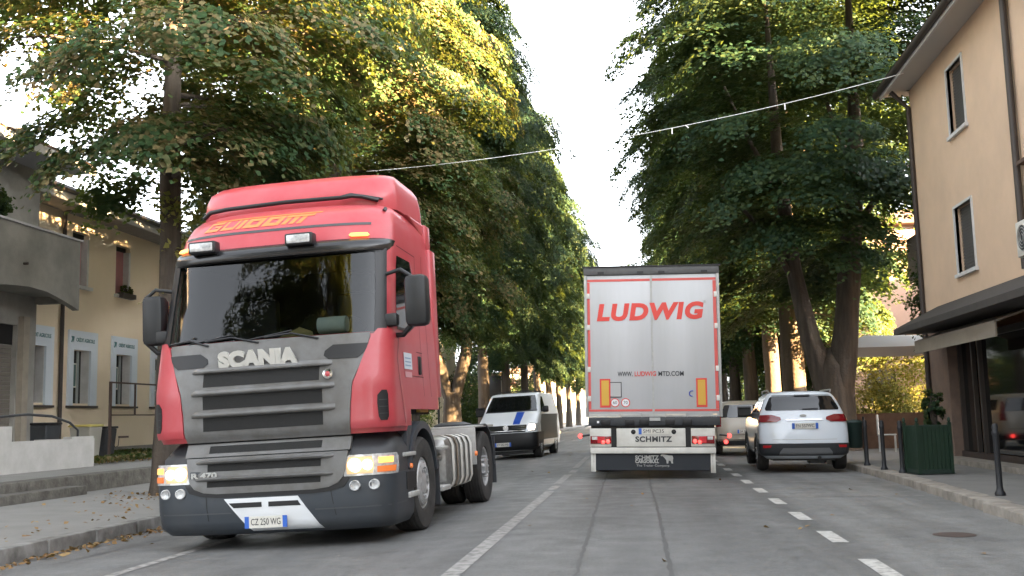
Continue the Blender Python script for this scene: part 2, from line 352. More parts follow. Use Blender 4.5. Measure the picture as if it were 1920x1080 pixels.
for s in(-1,1):
    cab.patch([(z_,s*X((.80 if s>0 else .99)+e_,z_),s*X((1.0 if s>0 else 1.15)-e_,z_)) for z_,e_ in((3.245,.02),(3.26,0),(3.285,.02))],.03,8,2,.03).build('marker_lamp',M_['amber'],T,smooth=60)
# dark strip and block lettering on the brow
cab.patch([(3.385,-X(1.08,3.385),X(1.00,3.385)),(3.415,-X(1.08,3.415),X(1.00,3.415))],.004,30,1,.006).build('brow_strip',mat('strip_grey',(.06,.06,.065),.5),T)
def brow(x,z,off): p=cab.pt(cab.X(x,z),z,off); return p
gl=MB(); z0,z1=3.455,3.60
def bar(x0,x1,za,zb,sh=.45):
    n=max(1,int((x1-x0)/.05)); k=len(gl.v)
    for i in range(n+1):
        for z in (za,zb): gl.v.append(brow(x0+(x1-x0)*i/n+(z-z0)*sh*1.6,z,.006))
    for i in range(n): gl.f.append((k+2*i,k+2*i+1,k+2*i+3,k+2*i+2))
t=.033; u=.03; xs=-.86
H=z1-z0-.03
def G(x,w): bar(x,x+u,z0,z0+H); bar(x+u,x+w,z0,z0+t); bar(x+u,x+w,z0+H-t+.005,z0+H); bar(x+w-u,x+w,z0+t,z0+H*.62); bar(x+w*.5,x+w-u,z0+H*.42,z0+H*.62)
def U(x,w): bar(x,x+u,z0,z0+H); bar(x+u,x+w-u,z0,z0+t); bar(x+w-u,x+w,z0,z0+H)
def I(x,w=.05): bar(x,x+w,z0,z0+H)
def O(x,w): bar(x,x+w*.3,z0,z0+H); bar(x+w*.3,x+w*.7,z0,z0+t+.005); bar(x+w*.3,x+w*.7,z0+H-t,z0+H); bar(x+w*.7,x+w,z0,z0+H)
G(xs,.17); U(xs+.20,.16); I(xs+.385); O(xs+.46,.19); O(xs+.68,.19); I(xs+.90,.055); I(xs+.985,.055); I(xs+1.07,.055); bar(xs+.88,xs+1.19,z0+H-.028,z0+H)
bar(xs+.02,xs+1.24,z0+H+.008,z0+H+.024)
gl.build('brow_lettering',M_['decal'],T)
# roof deflector
dfl=Hull([(3.66,1.13,.98,.4,3.2,2.42,.1,4),(3.80,1.125,.96,.4,3.2,2.42,.1,4),(3.92,1.115,1.0,.38,3.2,2.42,.12,4),(4.03,1.09,1.07,.36,3.2,2.42,.12,4),(4.10,1.05,1.17,.36,3,2.40,.15,4),(4.145,.98,1.34,.34,3,2.36,.2,3),(4.165,.86,1.6,.3,2.8,2.28,.25,3)])
dfl.shell([3.66,3.73,3.80,3.86,3.92,3.98,4.03,4.07,4.10,4.125,4.145,4.155,4.165]).build('roof_deflector',M_['red'],T,smooth=45)
sk=MB()
for s in(-1,1): sk.prism([(1.55,3.66),(2.42,3.66),(2.42,3.36),(2.36,3.36),(2.2,3.5),(1.8,3.6)],s*1.06,s*1.165,'yz')
sk.build('deflector_skirt',M_['red'],T,bev=.02)
sf=MB()
for s in (-1,1): sf.box(s*1.19-.03,s*1.19+.045,2.26,2.52,1.5,3.34,.02); 
for s in (-1,1): sf.box(s*1.16-.03,s*1.16+.03,2.26,2.50,3.345,3.66,.02)
sf.build('side_fairing',M_['red'],T,smooth=30)
MB().box(-1.0,1.0,1.3,2.3,3.66,3.9).build('deflector_base',M_['black'],T)
rl=MB(); rl.tube([(-.98,.90,3.69),(-.90,.87,3.745),(-.7,.86,3.765),(.0,.84,3.78),(.62,.86,3.775),(.72,.88,3.79),(.82,.95,3.785),(.98,1.02,3.74)],.026,8)
rl.tube([(.60,.84,3.78),(.70,.92,3.82),(.82,.97,3.80),(1.02,1.06,3.76)],.014,6)
rl.build('roof_rail',M_['black'],T,smooth=60)
MB().tube([(1.06,.92,3.585),(1.10,.86,3.60)],.022,8).build('roof_nozzle',M_['black'],T)
# grille
cab.patch(rows(cab,[(1.115,-.85,.85),(1.175,-.86,.86),(1.4,-.87,.87),(1.65,-.90,.90),(1.85,-.98,.98),(2.0,-1.03,1.03),(2.125,-1.06,1.06),(2.16,-1.05,1.05)]),.018,40,4,.04).build('grille_panel',M_['cabgrey'],T,smooth=45)
def slot(h,za,zb,xa,xb,off,lip):
    h.patch(rows(h,[(za,xa,xb),(zb,xa+.0,xb)]),off,20,2,.03).build('grille_slot',M_['mesh'],T)
    if lip:
        l=MB(); k=24
        prof=[(zb-.004,off+.004),(zb+.006,off+.045),(zb+.022,off+.055),(zb+lip*.55,off+.05),(zb+lip,off-.01)]
        for i in range(k+1):
            x=xa-.14+(xb-xa+.28)*i/k
            f=min(1,max(0,(x-(xa-.14))/.13))*min(1,max(0,((xb+.14)-x)/.13)); f=f**.5
            for zz,oo in prof: l.v.append(h.pt(h.X(x,zz),zz,off-.012+(oo-off+.012)*f))
        n=len(prof)
        for i in range(k):
            for j in range(n-1): l.f.append((i*n+j,i*n+j+1,(i+1)*n+j+1,(i+1)*n+j))
        l.build('grille_bar',M_['cabgrey'],T,smooth=50)
for za,zb in((1.69,1.835),(1.455,1.60),(1.23,1.375)): slot(cab,za,zb,-.65,.60 if za<1.6 else .57,.021,.07)
for s in(-1,1):
    cab.patch(rows(cab,[(1.90,s*.66,s*.95),(1.94,s*.61,s*1.0),(1.99,s*.62,s*1.03),(2.05,s*.70,s*1.05)]),.024,14,4).build('upper_intake',M_['black'],T,smooth=50)
textmesh('maker_lettering','SCANIA',.215,M_['letter'],T,FM(-.06,.055,1.955,R(-9)),.012,.016,0,wid=.84,space=1.02)
bd=MB().lathe([(.055,0),(.05,-.018),(.002,-.024)],'y',(.67,.03,1.745),20); bd=bd.build('round_badge',M_['chrome'],T,smooth=40)
MB().lathe([(.034,-.019),(.002,-.028)],'y',(.67,.03,1.745),16).build('badge_centre',M_['red'],bd)
# lower grille and bumper
bmp=Hull([(.16,1.18,.12,.42,3.7,1.02,.05,4),(.24,1.23,.03,.42,3.7,1.02,.05,4),(.42,1.245,.0,.42,3.7,1.02,.05,4),(.66,1.25,.0,.42,3.7,1.02,.05,4),(.95,1.25,.04,.42,3.7,1.02,.05,4),(1.14,1.2,.14,.42,3.7,1.02,.05,4)])
bmp.shell([.16,.18,.2,.24,.3,.36,.42,.5,.58,.66,.7]).build('bumper',M_['bumper'],T,smooth=45)
hb=Hull([(.68,1.235,.03,.45,3.2,.86,.05,4),(.95,1.235,.07,.45,3.2,.86,.05,4),(1.05,1.18,.16,.45,3.2,.84,.05,4),(1.15,1.10,.24,.45,3.2,.8,.05,4)])
hb.shell([.68,.95,1.0,1.05,1.15]).build('corner_box',M_['darkplastic'],T,smooth=45)
bmp.patch(rows(bmp,[(.965,-.855,.855),(1.03,-.855,.855),(1.10,-.855,.855)]),.02,36,2,.05).build('lower_grille_flap',M_['cabgrey'],T,smooth=45)
bmp.patch(rows(bmp,[(.585,-.5,.5),(.60,-.64,.64),(.64,-.74,.74),(.70,-.79,.79),(.78,-.815,.815),(.955,-.835,.835)]),.02,36,3,.05).build('lower_grille',M_['cabgrey'],T,smooth=45)
for za,zb in((1.00,1.075),(.815,.895),(.655,.72)): slot(bmp,za,zb,-.60,.57,.023,.045 if za<1 else 0)
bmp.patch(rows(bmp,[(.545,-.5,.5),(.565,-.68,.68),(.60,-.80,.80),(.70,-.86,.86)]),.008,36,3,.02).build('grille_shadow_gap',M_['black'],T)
textmesh('engine_badge','R 470',.075,M_['ltgrey'],T,FM(-.63,-.008,.775),.006,.003,wid=.27)
MB().box(-.79,-.47,.012,.03,.73,.82,.008).build('badge_plate',M_['darkplastic'],T,smooth=30)
# white centre flash
P0=lambda z: -.43+(.53-z)*.78
bmp.patch([(z,bmp.X(P0(z),z),bmp.X(.33+(.53-z)*.68,z)) for z in(.19,.3,.4,.53)],.006,16,2,.02).build('bumper_flash',M_['white'],T,smooth=50)
bmp.patch([(.435,bmp.X(-.33,.435),bmp.X(-.04,.435)),(.485,bmp.X(-.38,.485),bmp.X(-.04,.485))],.009,8,1,.01).build('bumper_slit',M_['black'],T)
bmp.patch([(.435,bmp.X(.03,.435),bmp.X(.36,.435)),(.485,bmp.X(.03,.485),bmp.X(.33,.485))],.009,8,1,.01).build('bumper_slit',M_['black'],T)
bl=MB(); bmp.line([(bmp.X(-1.2,.39)-.5,.385),(bmp.X(-.36,.39),.385)],.014,.004,bl); bmp.line([(bmp.X(.5,.39),.385),(bmp.X(1.2,.39)+.5,.385)],.014,.004,bl)
bl.build('bumper_crease',mat('crease',(.07,.075,.08),.5),T)
bs=MB(); bmp.line([(bmp.X(-.62,.5),.56),(bmp.X(-.60,.3),.2)],.008,.003,bs); bmp.line([(bmp.X(.66,.5),.58),(bmp.X(.72,.3),.2)],.008,.003,bs); bs.build('bumper_seams',M_['black'],T)
numplate(T,.01,-.03,.285,.43,.115,'CZ 250 WG')
for s in(-1,1):
    p=lambda x,z:s*bmp.X(x,z)
    f=bmp.patch([(.695,p(.80,.695),p(1.235,.695)+s*.10),(.75,p(.79,.75),p(1.235,.75)+s*.14),(.86,p(.81,.86),p(1.235,.86)+s*.12),(.905,p(.84,.905),p(1.235,.905)+s*.06)],.010,24,3,.05); f=f.build('headlight',M_['lampcold'],T,smooth=50)
    bmp.patch([(.715,p(.83,.715),p(1.07,.715)),(.80,p(.815,.80),p(1.08,.80)),(.885,p(.84,.885),p(1.06,.885))],.013,12,3,.008).build('lamp_bowl',M_['bowl'],f)
    for xx,rr_ in((.90,.072),(1.02,.055)):
        q=bmp.pt(s*bmp.X(xx,.8),.8,.018); MB().lathe([(rr_,0),(rr_*.8,-.012),(.002,-.018)],'y',q,20).build('lamp_beam',M_['lamp'],f)
    bmp.patch([(.72,p(1.11,.72),p(1.225,.72)+s*.06),(.78,p(1.11,.78),p(1.225,.78)+s*.08)],.016,10,2,.01).build('indicator',M_['orange'],f)
    bmp.patch([(.81,p(1.12,.81),p(1.225,.81)+s*.02),(.87,p(1.12,.87),p(1.225,.87)+s*.02)],.016,10,2,.01).build('side_lamp',M_['amber'],f)
    for xx in(.90,1.08):
        q=bmp.pt(s*bmp.X(xx,.6),.6,.0); a=math.atan2(q[0]*.0,1)
        MB().lathe([(.056,0),(.052,-.02),(.045,-.022),(.04,-.008),(.002,-.004)],'y',(q[0],q[1]-.004,.6),20).build('fog_lamp',M_['lampcold'],T,smooth=40)
    # steps beside the wheel, edged in white
    st=MB().box(s*1.10,s*1.262,.60,1.06,.845,.89,.01).box(s*1.12,s*1.268,.72,1.12,.405,.465,.01); st.build('step_plate',M_['ltgrey'],T,smooth=30)
    MB().lathe([(.028,0),(.024,.02*s),(.002,.024*s)],'x',(s*1.252,.84,.74),14).build('side_indicator',M_['orange'],T,smooth=40)
    dk=MB().box(s*1.17,s*1.256,.66,1.01,.50,.68); dk.build('step_recess',M_['black'],T)
    # mirror
    mk=bpy.data.materials.get('mirror_black') or mat('mirror_black',(.011,.012,.013),.5)
    mo=1.50 if s>0 else 1.36
    mr=MB().box(s*mo-.12,s*mo+.12,.36,.56,2.21,2.76,.06).build('mirror_housing',mk,T,smooth=35)
    MB().box(s*mo-.10,s*mo+.10,.562,.568,2.26,2.71).build('mirror_glass',M_['chrome'],mr)
    mt=MB().tube([(s*1.16,.50,2.80),(s*1.34,.44,2.83),(s*1.46,.44,2.74)],.022,8).tube([(s*1.16,.55,2.14),(s*1.34,.46,2.13),(s*1.44,.44,2.24)],.028,8)
    mt.build('mirror_arm',mk,mr,smooth=50)
    MB().box(s*1.24-.07,s*1.24+.07,.34,.46,2.22,2.36,.03).build('kerb_mirror',mk,mr,smooth=30)
# wipers
wp=MB()
def wpt(x,z,o=.03): return cab.pt(cab.X(x,z),z,o)
for x0,x1 in((-.62,-1.06),(-.08,-.66),(.55,-.02)):
    wp.tube([wpt(x0,2.13),wpt((x0+x1)/2,2.205),wpt(x1,2.18)],.011,6); wp.tube([wpt(x1-.18,2.165,.02),wpt(x1+.28,2.235,.02)],.009,6)
wp.build('wipers',M_['black'],T)
# door sticker, seen with rows of small print
for s in(1,):
    yy,xx=.92,1.2475
    sp=MB(); cab.patch([(1.79,Yp(.80,1.79),Yp(1.13,1.79)),(1.97,Yp(.80,1.97),Yp(1.13,1.97))],.006,6,1,.004,sp); so=sp.build('door_sticker',mat('sticker_pale',(.62,.68,.74),.5),T)
    ln=MB()
    for z in(1.83,1.87,1.91): cab.line([(Yp(.84,z),z),(Yp(1.08,z),z)],.014,.009,ln)
    ln.build('sticker_print',mat('print_blue',(.25,.36,.5),.5),so)
    sp=MB(); cab.patch([(1.70,Yp(.82,1.70),Yp(1.10,1.70)),(1.76,Yp(.82,1.76),Yp(1.10,1.76))],.006,6,1,.004,sp); sp.build('door_sticker',mat('sticker_pink',(.60,.30,.32),.5),T)
# chassis, wheels
box('chassis_rail',M_['darkplastic'],T,-.48,-.38,1.0,6.05,.62,.92); box('chassis_rail',M_['darkplastic'],T,.38,.48,1.0,6.05,.62,.92)
MB().box(-.9,.9,.3,2.2,.75,1.18).box(-.38,.38,2.2,6.0,.7,.86).build('chassis_deck',M_['black'],T)
MB().box(-.72,.72,.5,5.6,.27,.64).box(-.9,.9,.2,.48,.22,.7).box(-1.0,1.0,1.36,1.52,.40,.55).box(-1.0,1.0,5.08,5.24,.42,.6).build('axles_shade_fill',M_['black'],T)  # wide low boxes added to block light under the lorry; narrow ones are axles
for s in(-1,1):
    wheel(T,s*1.10,1.44,.52,.52,.31,s,.29,10,-.03)
    wheel(T,s*1.10,5.15,.52,.52,.28,s,.29,10,.14); wheel(T,s*.76,5.15,.52,.52,.28,s,.29,10,.14)
    # front fender: arch strip
    ar=MB(); n=16; k=0
    for i in range(n+1):
        a=R(8)+(PI-R(22))*i/n; cy,cz=1.44+.66*math.cos(a),.56+.66*math.sin(a)
        cy2,cz2=1.44+.575*math.cos(a),.56+.575*math.sin(a)
        ar.v+=[(s*.93,cy,cz),(s*1.252,cy,cz),(s*1.256,cy2,cz2),(s*.93,cy2,cz2)]
    for i in range(n):
        for j in range(4): ar.f.append((4*i+j,4*i+(j+1)%4,4*i+4+(j+1)%4,4*i+4+j))
    ar.f+=[(0,1,2,3),(4*n,4*n+1,4*n+2,4*n+3)]
    ar.build('front_fender',M_['bumper'],T,smooth=40)
    box('fender_flap',M_['darkplastic'],T,s*.95,s*1.25,2.10,2.14,.22,.75)
    MB().prism([(.80,.70),(.94,.70),(.86,.95),(1.05,1.22),(.86,1.20),(.78,1.0)],s*1.0,s*1.24,'yz').build('fender_front_piece',M_['bumper'],T)
    MB().box(s*.9,s*1.2,1.55,1.95,1.32,1.40).box(s*.95,s*1.18,.95,1.25,1.22,1.30).build('cab_mount',M_['yellow'],T)
    box('cab_underside',M_['black'],T,s*.6,s*1.22,1.15,2.28,1.395,1.44)
    # rear mudguards
    MB().box(s*.62,s*1.24,4.42,4.46,.58,1.10,.01).box(s*.62,s*1.24,4.46,5.85,1.10,1.135,.01).build('rear_mudguard',M_['ltgrey'],T,smooth=30)
    a2=MB(); n=12
    for i in range(n+1):
        a=R(0)+PI*.55*i/n; 
        for rr in(.60,.63): a2.v+=[(s*.62,5.15+rr*math.cos(a),.52+rr*math.sin(a)),(s*1.245,5.15+rr*math.cos(a),.52+rr*math.sin(a))]
    for i in range(n): b=4*i; a2.f+=[(b,b+1,b+5,b+4),(b+2,b+3,b+7,b+6),(b+1,b+3,b+7,b+5),(b,b+2,b+6,b+4)]
    a2.build('rear_fender',M_['darkplastic'],T,smooth=50)
    box('mud_flap',M_['darkplastic'],T,s*.64,s*1.25,5.80,5.83,.24,.95)
    MB().lathe([(.035,0),(.03,.03*s),(.002,.035*s)],'x',(s*1.25,4.30,.74),14).build('side_marker',M_['orange'],T,smooth=40)
# fuel tank (our side) and battery box (far side)
tk=MB().box(.62,1.22,2.75,4.25,.34,1.02,.13).build('fuel_tank',M_['steel'],T,smooth=40)
MB().box(.60,1.235,3.15,3.35,.33,1.03,.13).build('tank_strap',M_['brownband'],tk,smooth=40)
for y in(2.95,3.45,3.75,4.05): MB().box(.60,1.232,y,y+.12,.333,1.027,.13).build('tank_strap',M_['dirtywhite'],tk,smooth=40)
MB().box(1.0,1.25,2.30,2.72,.36,.42,.01).box(1.0,1.25,2.34,2.70,.86,.90,.01).build('catwalk_step',M_['ltgrey'],T,smooth=30)
MB().tube([(1.05,2.45,.62),(1.05,2.45,.82)],.1,14).tube([(.9,2.2,.75),(1.15,2.6,.76)],.05,10).build('air_dryer',M_['steel'],T,smooth=40)
box('battery_box',M_['darkplastic'],T,-1.2,-.62,2.75,4.1,.38,1.0,b=.03)
MB().lathe([(.002,.98),(.46,.98),(.50,1.02),(.46,1.10),(.30,1.13),(.002,1.12)],'z',(0,4.9,.0),28).build('fifth_wheel',M_['darkplastic'],T,smooth=40)
ch=MB()
for s in(-1,1): ch.lathe([(.26,0),(.27,.02),(.16,.06),(.002,.065)],'z',(s*.86,4.75,1.135),20)
ch.box(-.45,.45,2.6,3.6,.93,1.0); ch.build('air_bags',M_['darkplastic'],T,smooth=40)
# ------------------------------------------------------------------ the white semi-trailer ahead
Q=empty('semi_trailer',(.2,19.85,-.015),(0,.02,0),'tall white semi-trailer with red lettering and red frame, seen from behind in the right lane','trailer')
M_['alu']=mat('alu_white',(.50,.505,.515),.27,var=.6,vs=2.2,col2=(.42,.425,.42),streak=True,bump=.06,bs=5)
M_['tape']=mat('red_tape',(.62,.10,.085),.45,var=.4,vs=6,col2=(.5,.08,.07))
M_['lred']=mat('letter_red',(.66,.055,.04),.45)
box('cargo_box',mat('curtain_grey',(.45,.46,.47),.6,var=.5,vs=2),Q,-1.25,1.25,.05,13.5,1.20,3.97)
for s in(-1,1):
    d=MB().box(min(s*.004,s*1.22),max(s*.004,s*1.22),-.0,.05,1.20,3.845,.006).build('rear_door',M_['alu'],Q,smooth=30)
    fr=MB()
    x0,x1=(s*.02,s*1.215); a,b=min(x0,x1),max(x0,x1)
    fr.box(a,b,-.003,.0,3.725,3.772).box(a,b,-.003,.0,1.255,1.295); xx=s*1.215
    fr.box(min(xx,xx-s*.06),max(xx,xx-s*.048),-.003,.0,1.30,3.715); fr.build('reflective_tape',M_['tape'],d)
    for z in(3.45,2.85,2.05,1.5):
        MB().box(s*1.20-.03,s*1.20+.03,-.02,.03,z-.05,z+.05,.006).build('hinge',M_['dirtywhite'],d,smooth=30)
    MB().box(min(s*.80,s*1.0),max(s*.80,s*1.0),-.006,-.002,1.33,1.87).build('marking_board',M_['lred'],d)
    MB().box(min(s*.83,s*.97),max(s*.83,s*.97),-.009,-.004,1.37,1.84).build('marking_board_yellow',mat('board_yellow',(.62,.36,.05),.5) if s<0 else bpy.data.materials['board_yellow'],d)
MB().box(-1.275,-1.225,-.02,.12,1.15,4.0,.008).box(1.225,1.275,-.02,.12,1.15,4.0,.008).build('door_post',M_['ltgrey'],Q,smooth=30)
MB().box(-1.28,1.28,-.03,.12,3.85,4.0,.01).build('roof_header',mat('header_dark',(.10,.10,.10),.55,var=.6,vs=8),Q,smooth=30)
hd=MB()
for x in(-.95,-.2,.2,1.0): hd.box(x-.06,x+.06,-.045,-.02,3.87,3.91)
hd.box(-1.31,1.31,-.05,.10,4.0,4.02); hd.build('roof_fittings',M_['black'],Q)
box('door_seal',M_['ltgrey'],Q,-.018,.018,-.006,.02,1.21,3.84); None
hn=MB()
for s in(-1,1):
    for x in(.22,.62): hn.tube([(s*x,-.028,1.14),(s*x,-.028,1.22)],.012,6)
hn.box(-1.22,1.22,-.012,.04,1.155,1.198); hn.build('lock_bars',M_['ltgrey'],Q)
MB().box(-1.22,1.22,-.06,.10,.99,1.15,.01).build('rear_sill',M_['darkplastic'],Q,smooth=30)
sm=MB()
for x in(-.9,-.45,-.18,.3,.62): sm.box(x-.09,x+.09,-.075,-.05,1.0,1.11,.01)
sm.build('door_latches',M_['black'],Q,smooth=30)
box('sill_plate',M_['ltgrey'],Q,-.08,.12,-.082,-.055,1.08,1.14); box('round_stud',M_['white'],Q,-1.06,-1.02,-.08,-.055,1.04,1.08)
# lettering: LUDWIG climbs slightly to the right
Mx=FM(-.03,-.006,3.125)@Matrix.Rotation(R(.6),4,'Z')
textmesh('lettering','LUDWIG',.42,M_['lred'],Q,Mx,.002,.021,.16,wid=2.02,space=1.12)
textmesh('registered_mark','®',.07,M_['ltgrey'],Q,FM(1.0,-.006,3.31),.001)
for s_,x,w,m in(('WWW.',-.52,.28,M_['darkplastic']),('LUDWIG',-.14,.40,M_['lred']),('MTD.COM',.34,.47,M_['darkplastic'])):
    textmesh('web_address',s_,.125,m,Q,FM(x,-.006,1.955),.001,.002,wid=w)
for x,n_ in((-.72,'60'),(-.52,'70')):
    sg=MB().lathe([(.085,0),(.085,-.004),(.002,-.004)],'y',(x,-.003,1.42),24).build('speed_disc',M_['lred'],Q)
    MB().lathe([(.068,-.002),(.002,-.002)],'y',(x,-.0065,1.42),24).build('disc_face',M_['white'],sg)
    textmesh('disc_digits',n_,.085,M_['darkplastic'],sg,FM(x,-.0095,1.42),.001)
fb=MB().box(-.80,-.60,-.008,-.001,1.53,1.80).build('document_box',mat('box_plate',(.42,.42,.42),.4,metal=.3),Q)
MB().box(-.81,-.59,-.010,-.007,1.795,1.81).box(-.81,-.59,-.010,-.007,1.52,1.535).box(-.605,-.59,-.01,-.007,1.53,1.80).build('box_edge',M_['darkplastic'],fb)
cm=MB(); cm.tube([(.72+.05*math.cos(a),-.008,1.585+.05*math.sin(a)) for a in [R(60+i*22) for i in range(11)]],.010,6); cm.build('blue_mark',mat('mark_blue',(.05,.09,.45),.5),Q)
# bumper beam, lamps, plate, spray flap
MB().box(-.70,.58,-.05,.05,.60,.94,.01).box(-1.20,-.80,-.05,.05,.60,.94,.01).box(.68,1.12,-.05,.05,.60,.94,.01).build('rear_beam',M_['dirtywhite'],Q,smooth=30)
box('beam_back',M_['black'],Q,-1.18,1.12,.06,.2,.30,1.0)
MB().box(-1.19,1.13,-.08,.02,.475,.585,.012).build('underrun_bar',M_['dirtywhite'],Q,smooth=30)
for s,x0,x1 in((-1,-1.19,-.80),(1,.69,1.11)):
    b=MB().box(x0,x1,-.075,-.045,.655,.80,.01).build('tail_lamp',M_['redlamp'],Q,smooth=30)
    xi,xo=(x1,x0) if s<0 else (x0,x1)
    for k in(0,1):
        x=xi+(-s*-1 if 0 else (1 if s>0 else -1))*(.06+.09*k); MB().lathe([(.038,0),(.002,-.012)],'y',(x,-.077,.70-.01*k),14).build('lamp_lit',M_['redlit'],b)
    xx=xo-(.08 if s>0 else -.08); MB().box(xx-.05,xx+.05,-.08,-.07,.73,.79).build('reversing_lens',M_['lampcold'],b)
    MB().box(x0+.13,x0+.27,-.079,-.07,.67,.785).build('reflector',mat('reflector_red',(.55,.01,.02),.3),b)
numplate(Q,-.01,-.06,.885,.55,.11,'SMI PC35',True,False)
box('plate_bracket',M_['dirtywhite'],Q,-.36,.34,-.056,-.05,.82,.945)
for x in(-.385,.365): MB().lathe([(.045,0),(.002,-.008)],'y',(x,-.056,.875),16).build('rubber_buffer',M_['black'],Q)
textmesh('maker_lettering','SCHMITZ',.135,M_['darkplastic'],Q,FM(-.01,-.053,.735),.002,.005,0,wid=.68,space=1.1)
fl=MB().box(-1.10,1.03,-.02,.02,.165,.475).build('spray_flap',mat('flap_dark',(.014,.018,.024),.6),Q)
textmesh('flap_lettering','SCHMITZ',.105,M_['ltgrey'],fl,FM(-.14,-.024,.395),.002,.004,0,wid=.44)
textmesh('flap_lettering','CARGOBULL',.085,M_['ltgrey'],fl,FM(-.14,-.024,.325),.002,.004,0,wid=.44)
textmesh('flap_small_print','The Trailer Company.',.055,M_['ltgrey'],fl,FM(-.03,-.024,.25),.001,0,0,wid=.62)
eb=[(.11,.445),(.14,.465),(.20,.455),(.26,.44),(.33,.435),(.345,.39),(.335,.34),(.34,.29),(.31,.29),(.295,.335),(.26,.345),(.25,.29),(.22,.29),(.215,.35),(.185,.39),(.15,.425),(.115,.425)]
MB().prism(eb,-.024,-.0205).build('bull_emblem',M_['ltgrey'],fl)
MB().box(-1.185,-1.135,-.03,.02,.14,.475,.006).box(-1.13,-1.095,-.03,.02,.14,.475,.006).box(1.03,1.065,-.03,.02,.12,.475,.006).box(1.07,1.12,-.03,.02,.12,.475,.006).build('flap_edge',M_['dirtywhite'],Q,smooth=30)
for s in(-1,1):
    for k in range(3): wheel(Q,s*1.04,2.9+1.31*k,.5,.5,.38,s,.29,10,.1,n=28)
    MB().tube([(s*1.2,-.02,.82),(s*1.35,-.04,.80)],.02,6).build('marker_stalk',M_['black'],Q)
    MB().lathe([(.045,0),(.03,-.03),(.002,-.035)],'y',(s*1.38,-.03,.80),14).build('side_marker',M_['redlit'],Q,smooth=40)
box('side_guard',M_['darkplastic'],Q,-1.2,1.2,7.2,13.0,.55,1.0); box('chassis',M_['black'],Q,-.6,.6,.2,13.4,.75,1.19)
for s in(-1,1):
    for k in range(2): wheel(Q,s*.95,14.6-1.4*k+.6,.5,.5,.5,s,.29,10,.1,n=20,name='towing_wheel')
# ------------------------------------------------------------------ white suv parked on the right (its rear is the hull's front)
M_['carwhite']=mat('car_white',(.68,.73,.78),.22,var=.15,vs=1.5,col2=(.62,.66,.70),coat=.6)
def wheels4(P,pts,rad,w,rimr,dish=.02):
    for x,y,s in pts: wheel(P,x,y,rad,rad,w,s,rimr,5,dish,n=28)
E_=empty('parked_car',(3.16,21.2,.0),(0,.008,R(-1.2)),'white sport utility car parked at the right kerb with dark rear window','car')
ec=Hull([(.24,.72,.18,.18,2.6,3.85,.3,3),(.34,.84,.06,.22,3,4.0,.4,2.6),(.5,.86,.0,.24,3.2,4.05,.5,2.5),(.7,.868,.02,.26,3.2,4.06,.5,2.4),(.9,.865,.06,.28,3.2,4.03,.5,2.4),(1.0,.85,.08,.28,3.2,3.98,.55,2.3),
 (1.08,.83,.12,.28,3.1,3.70,.6,2.3),(1.15,.81,.16,.28,3.0,3.02,.55,2.3),(1.2,.79,.18,.28,3,2.85,.5,2.3),(1.35,.73,.26,.28,3,2.6,.45,2.4),(1.47,.67,.34,.28,3,2.35,.4,2.5),(1.53,.62,.36,.30,2.8,2.15,.4,2.4),(1.565,.52,.44,.30,2.6,1.95,.4,2.3),(1.575,.36,.6,.3,2.5,1.7,.4,2.2)])
ec.shell([.24,.3,.34,.42,.5,.6,.7,.8,.9,.95,1.0,1.04,1.08,1.12,1.15,1.2,1.28,1.35,1.41,1.47,1.5,1.53,1.55,1.565,1.575]).build('body',M_['carwhite'],E_,smooth=50)
def er(l): return [(z,ec.X(a,z),ec.X(b,z)) for z,a,b in l]
ec.patch(er([(1.195,-.70,.70),(1.23,-.715,.715),(1.35,-.66,.66),(1.45,-.61,.61),(1.475,-.57,.57)]),.008,24,3,.02).build('rear_window',glass_dark,E_,smooth=50)
ec.patch(er([(1.50,-.56,.56),(1.535,-.50,.50)]),.03,20,1,.05).build('roof_spoiler',M_['carwhite'],E_,smooth=50)
ec.patch(er([(1.483,-.13,.17),(1.503,-.13,.17)]),.034,6,1,.02).build('brake_lamp_strip',M_['black'],E_)
ec.patch([(.30,-1.35,1.35),(.36,-1.4,1.4),(.545,-1.4,1.4)],.012,44,2,.03).build('lower_cladding',M_['darkplastic'],E_,smooth=50)
ec.patch(er([(.32,-.50,.53),(.38,-.48,.52),(.455,-.42,.46)]),.018,20,2,.02).build('skid_plate',mat('skid_grey',(.16,.165,.17),.5),E_,smooth=50)
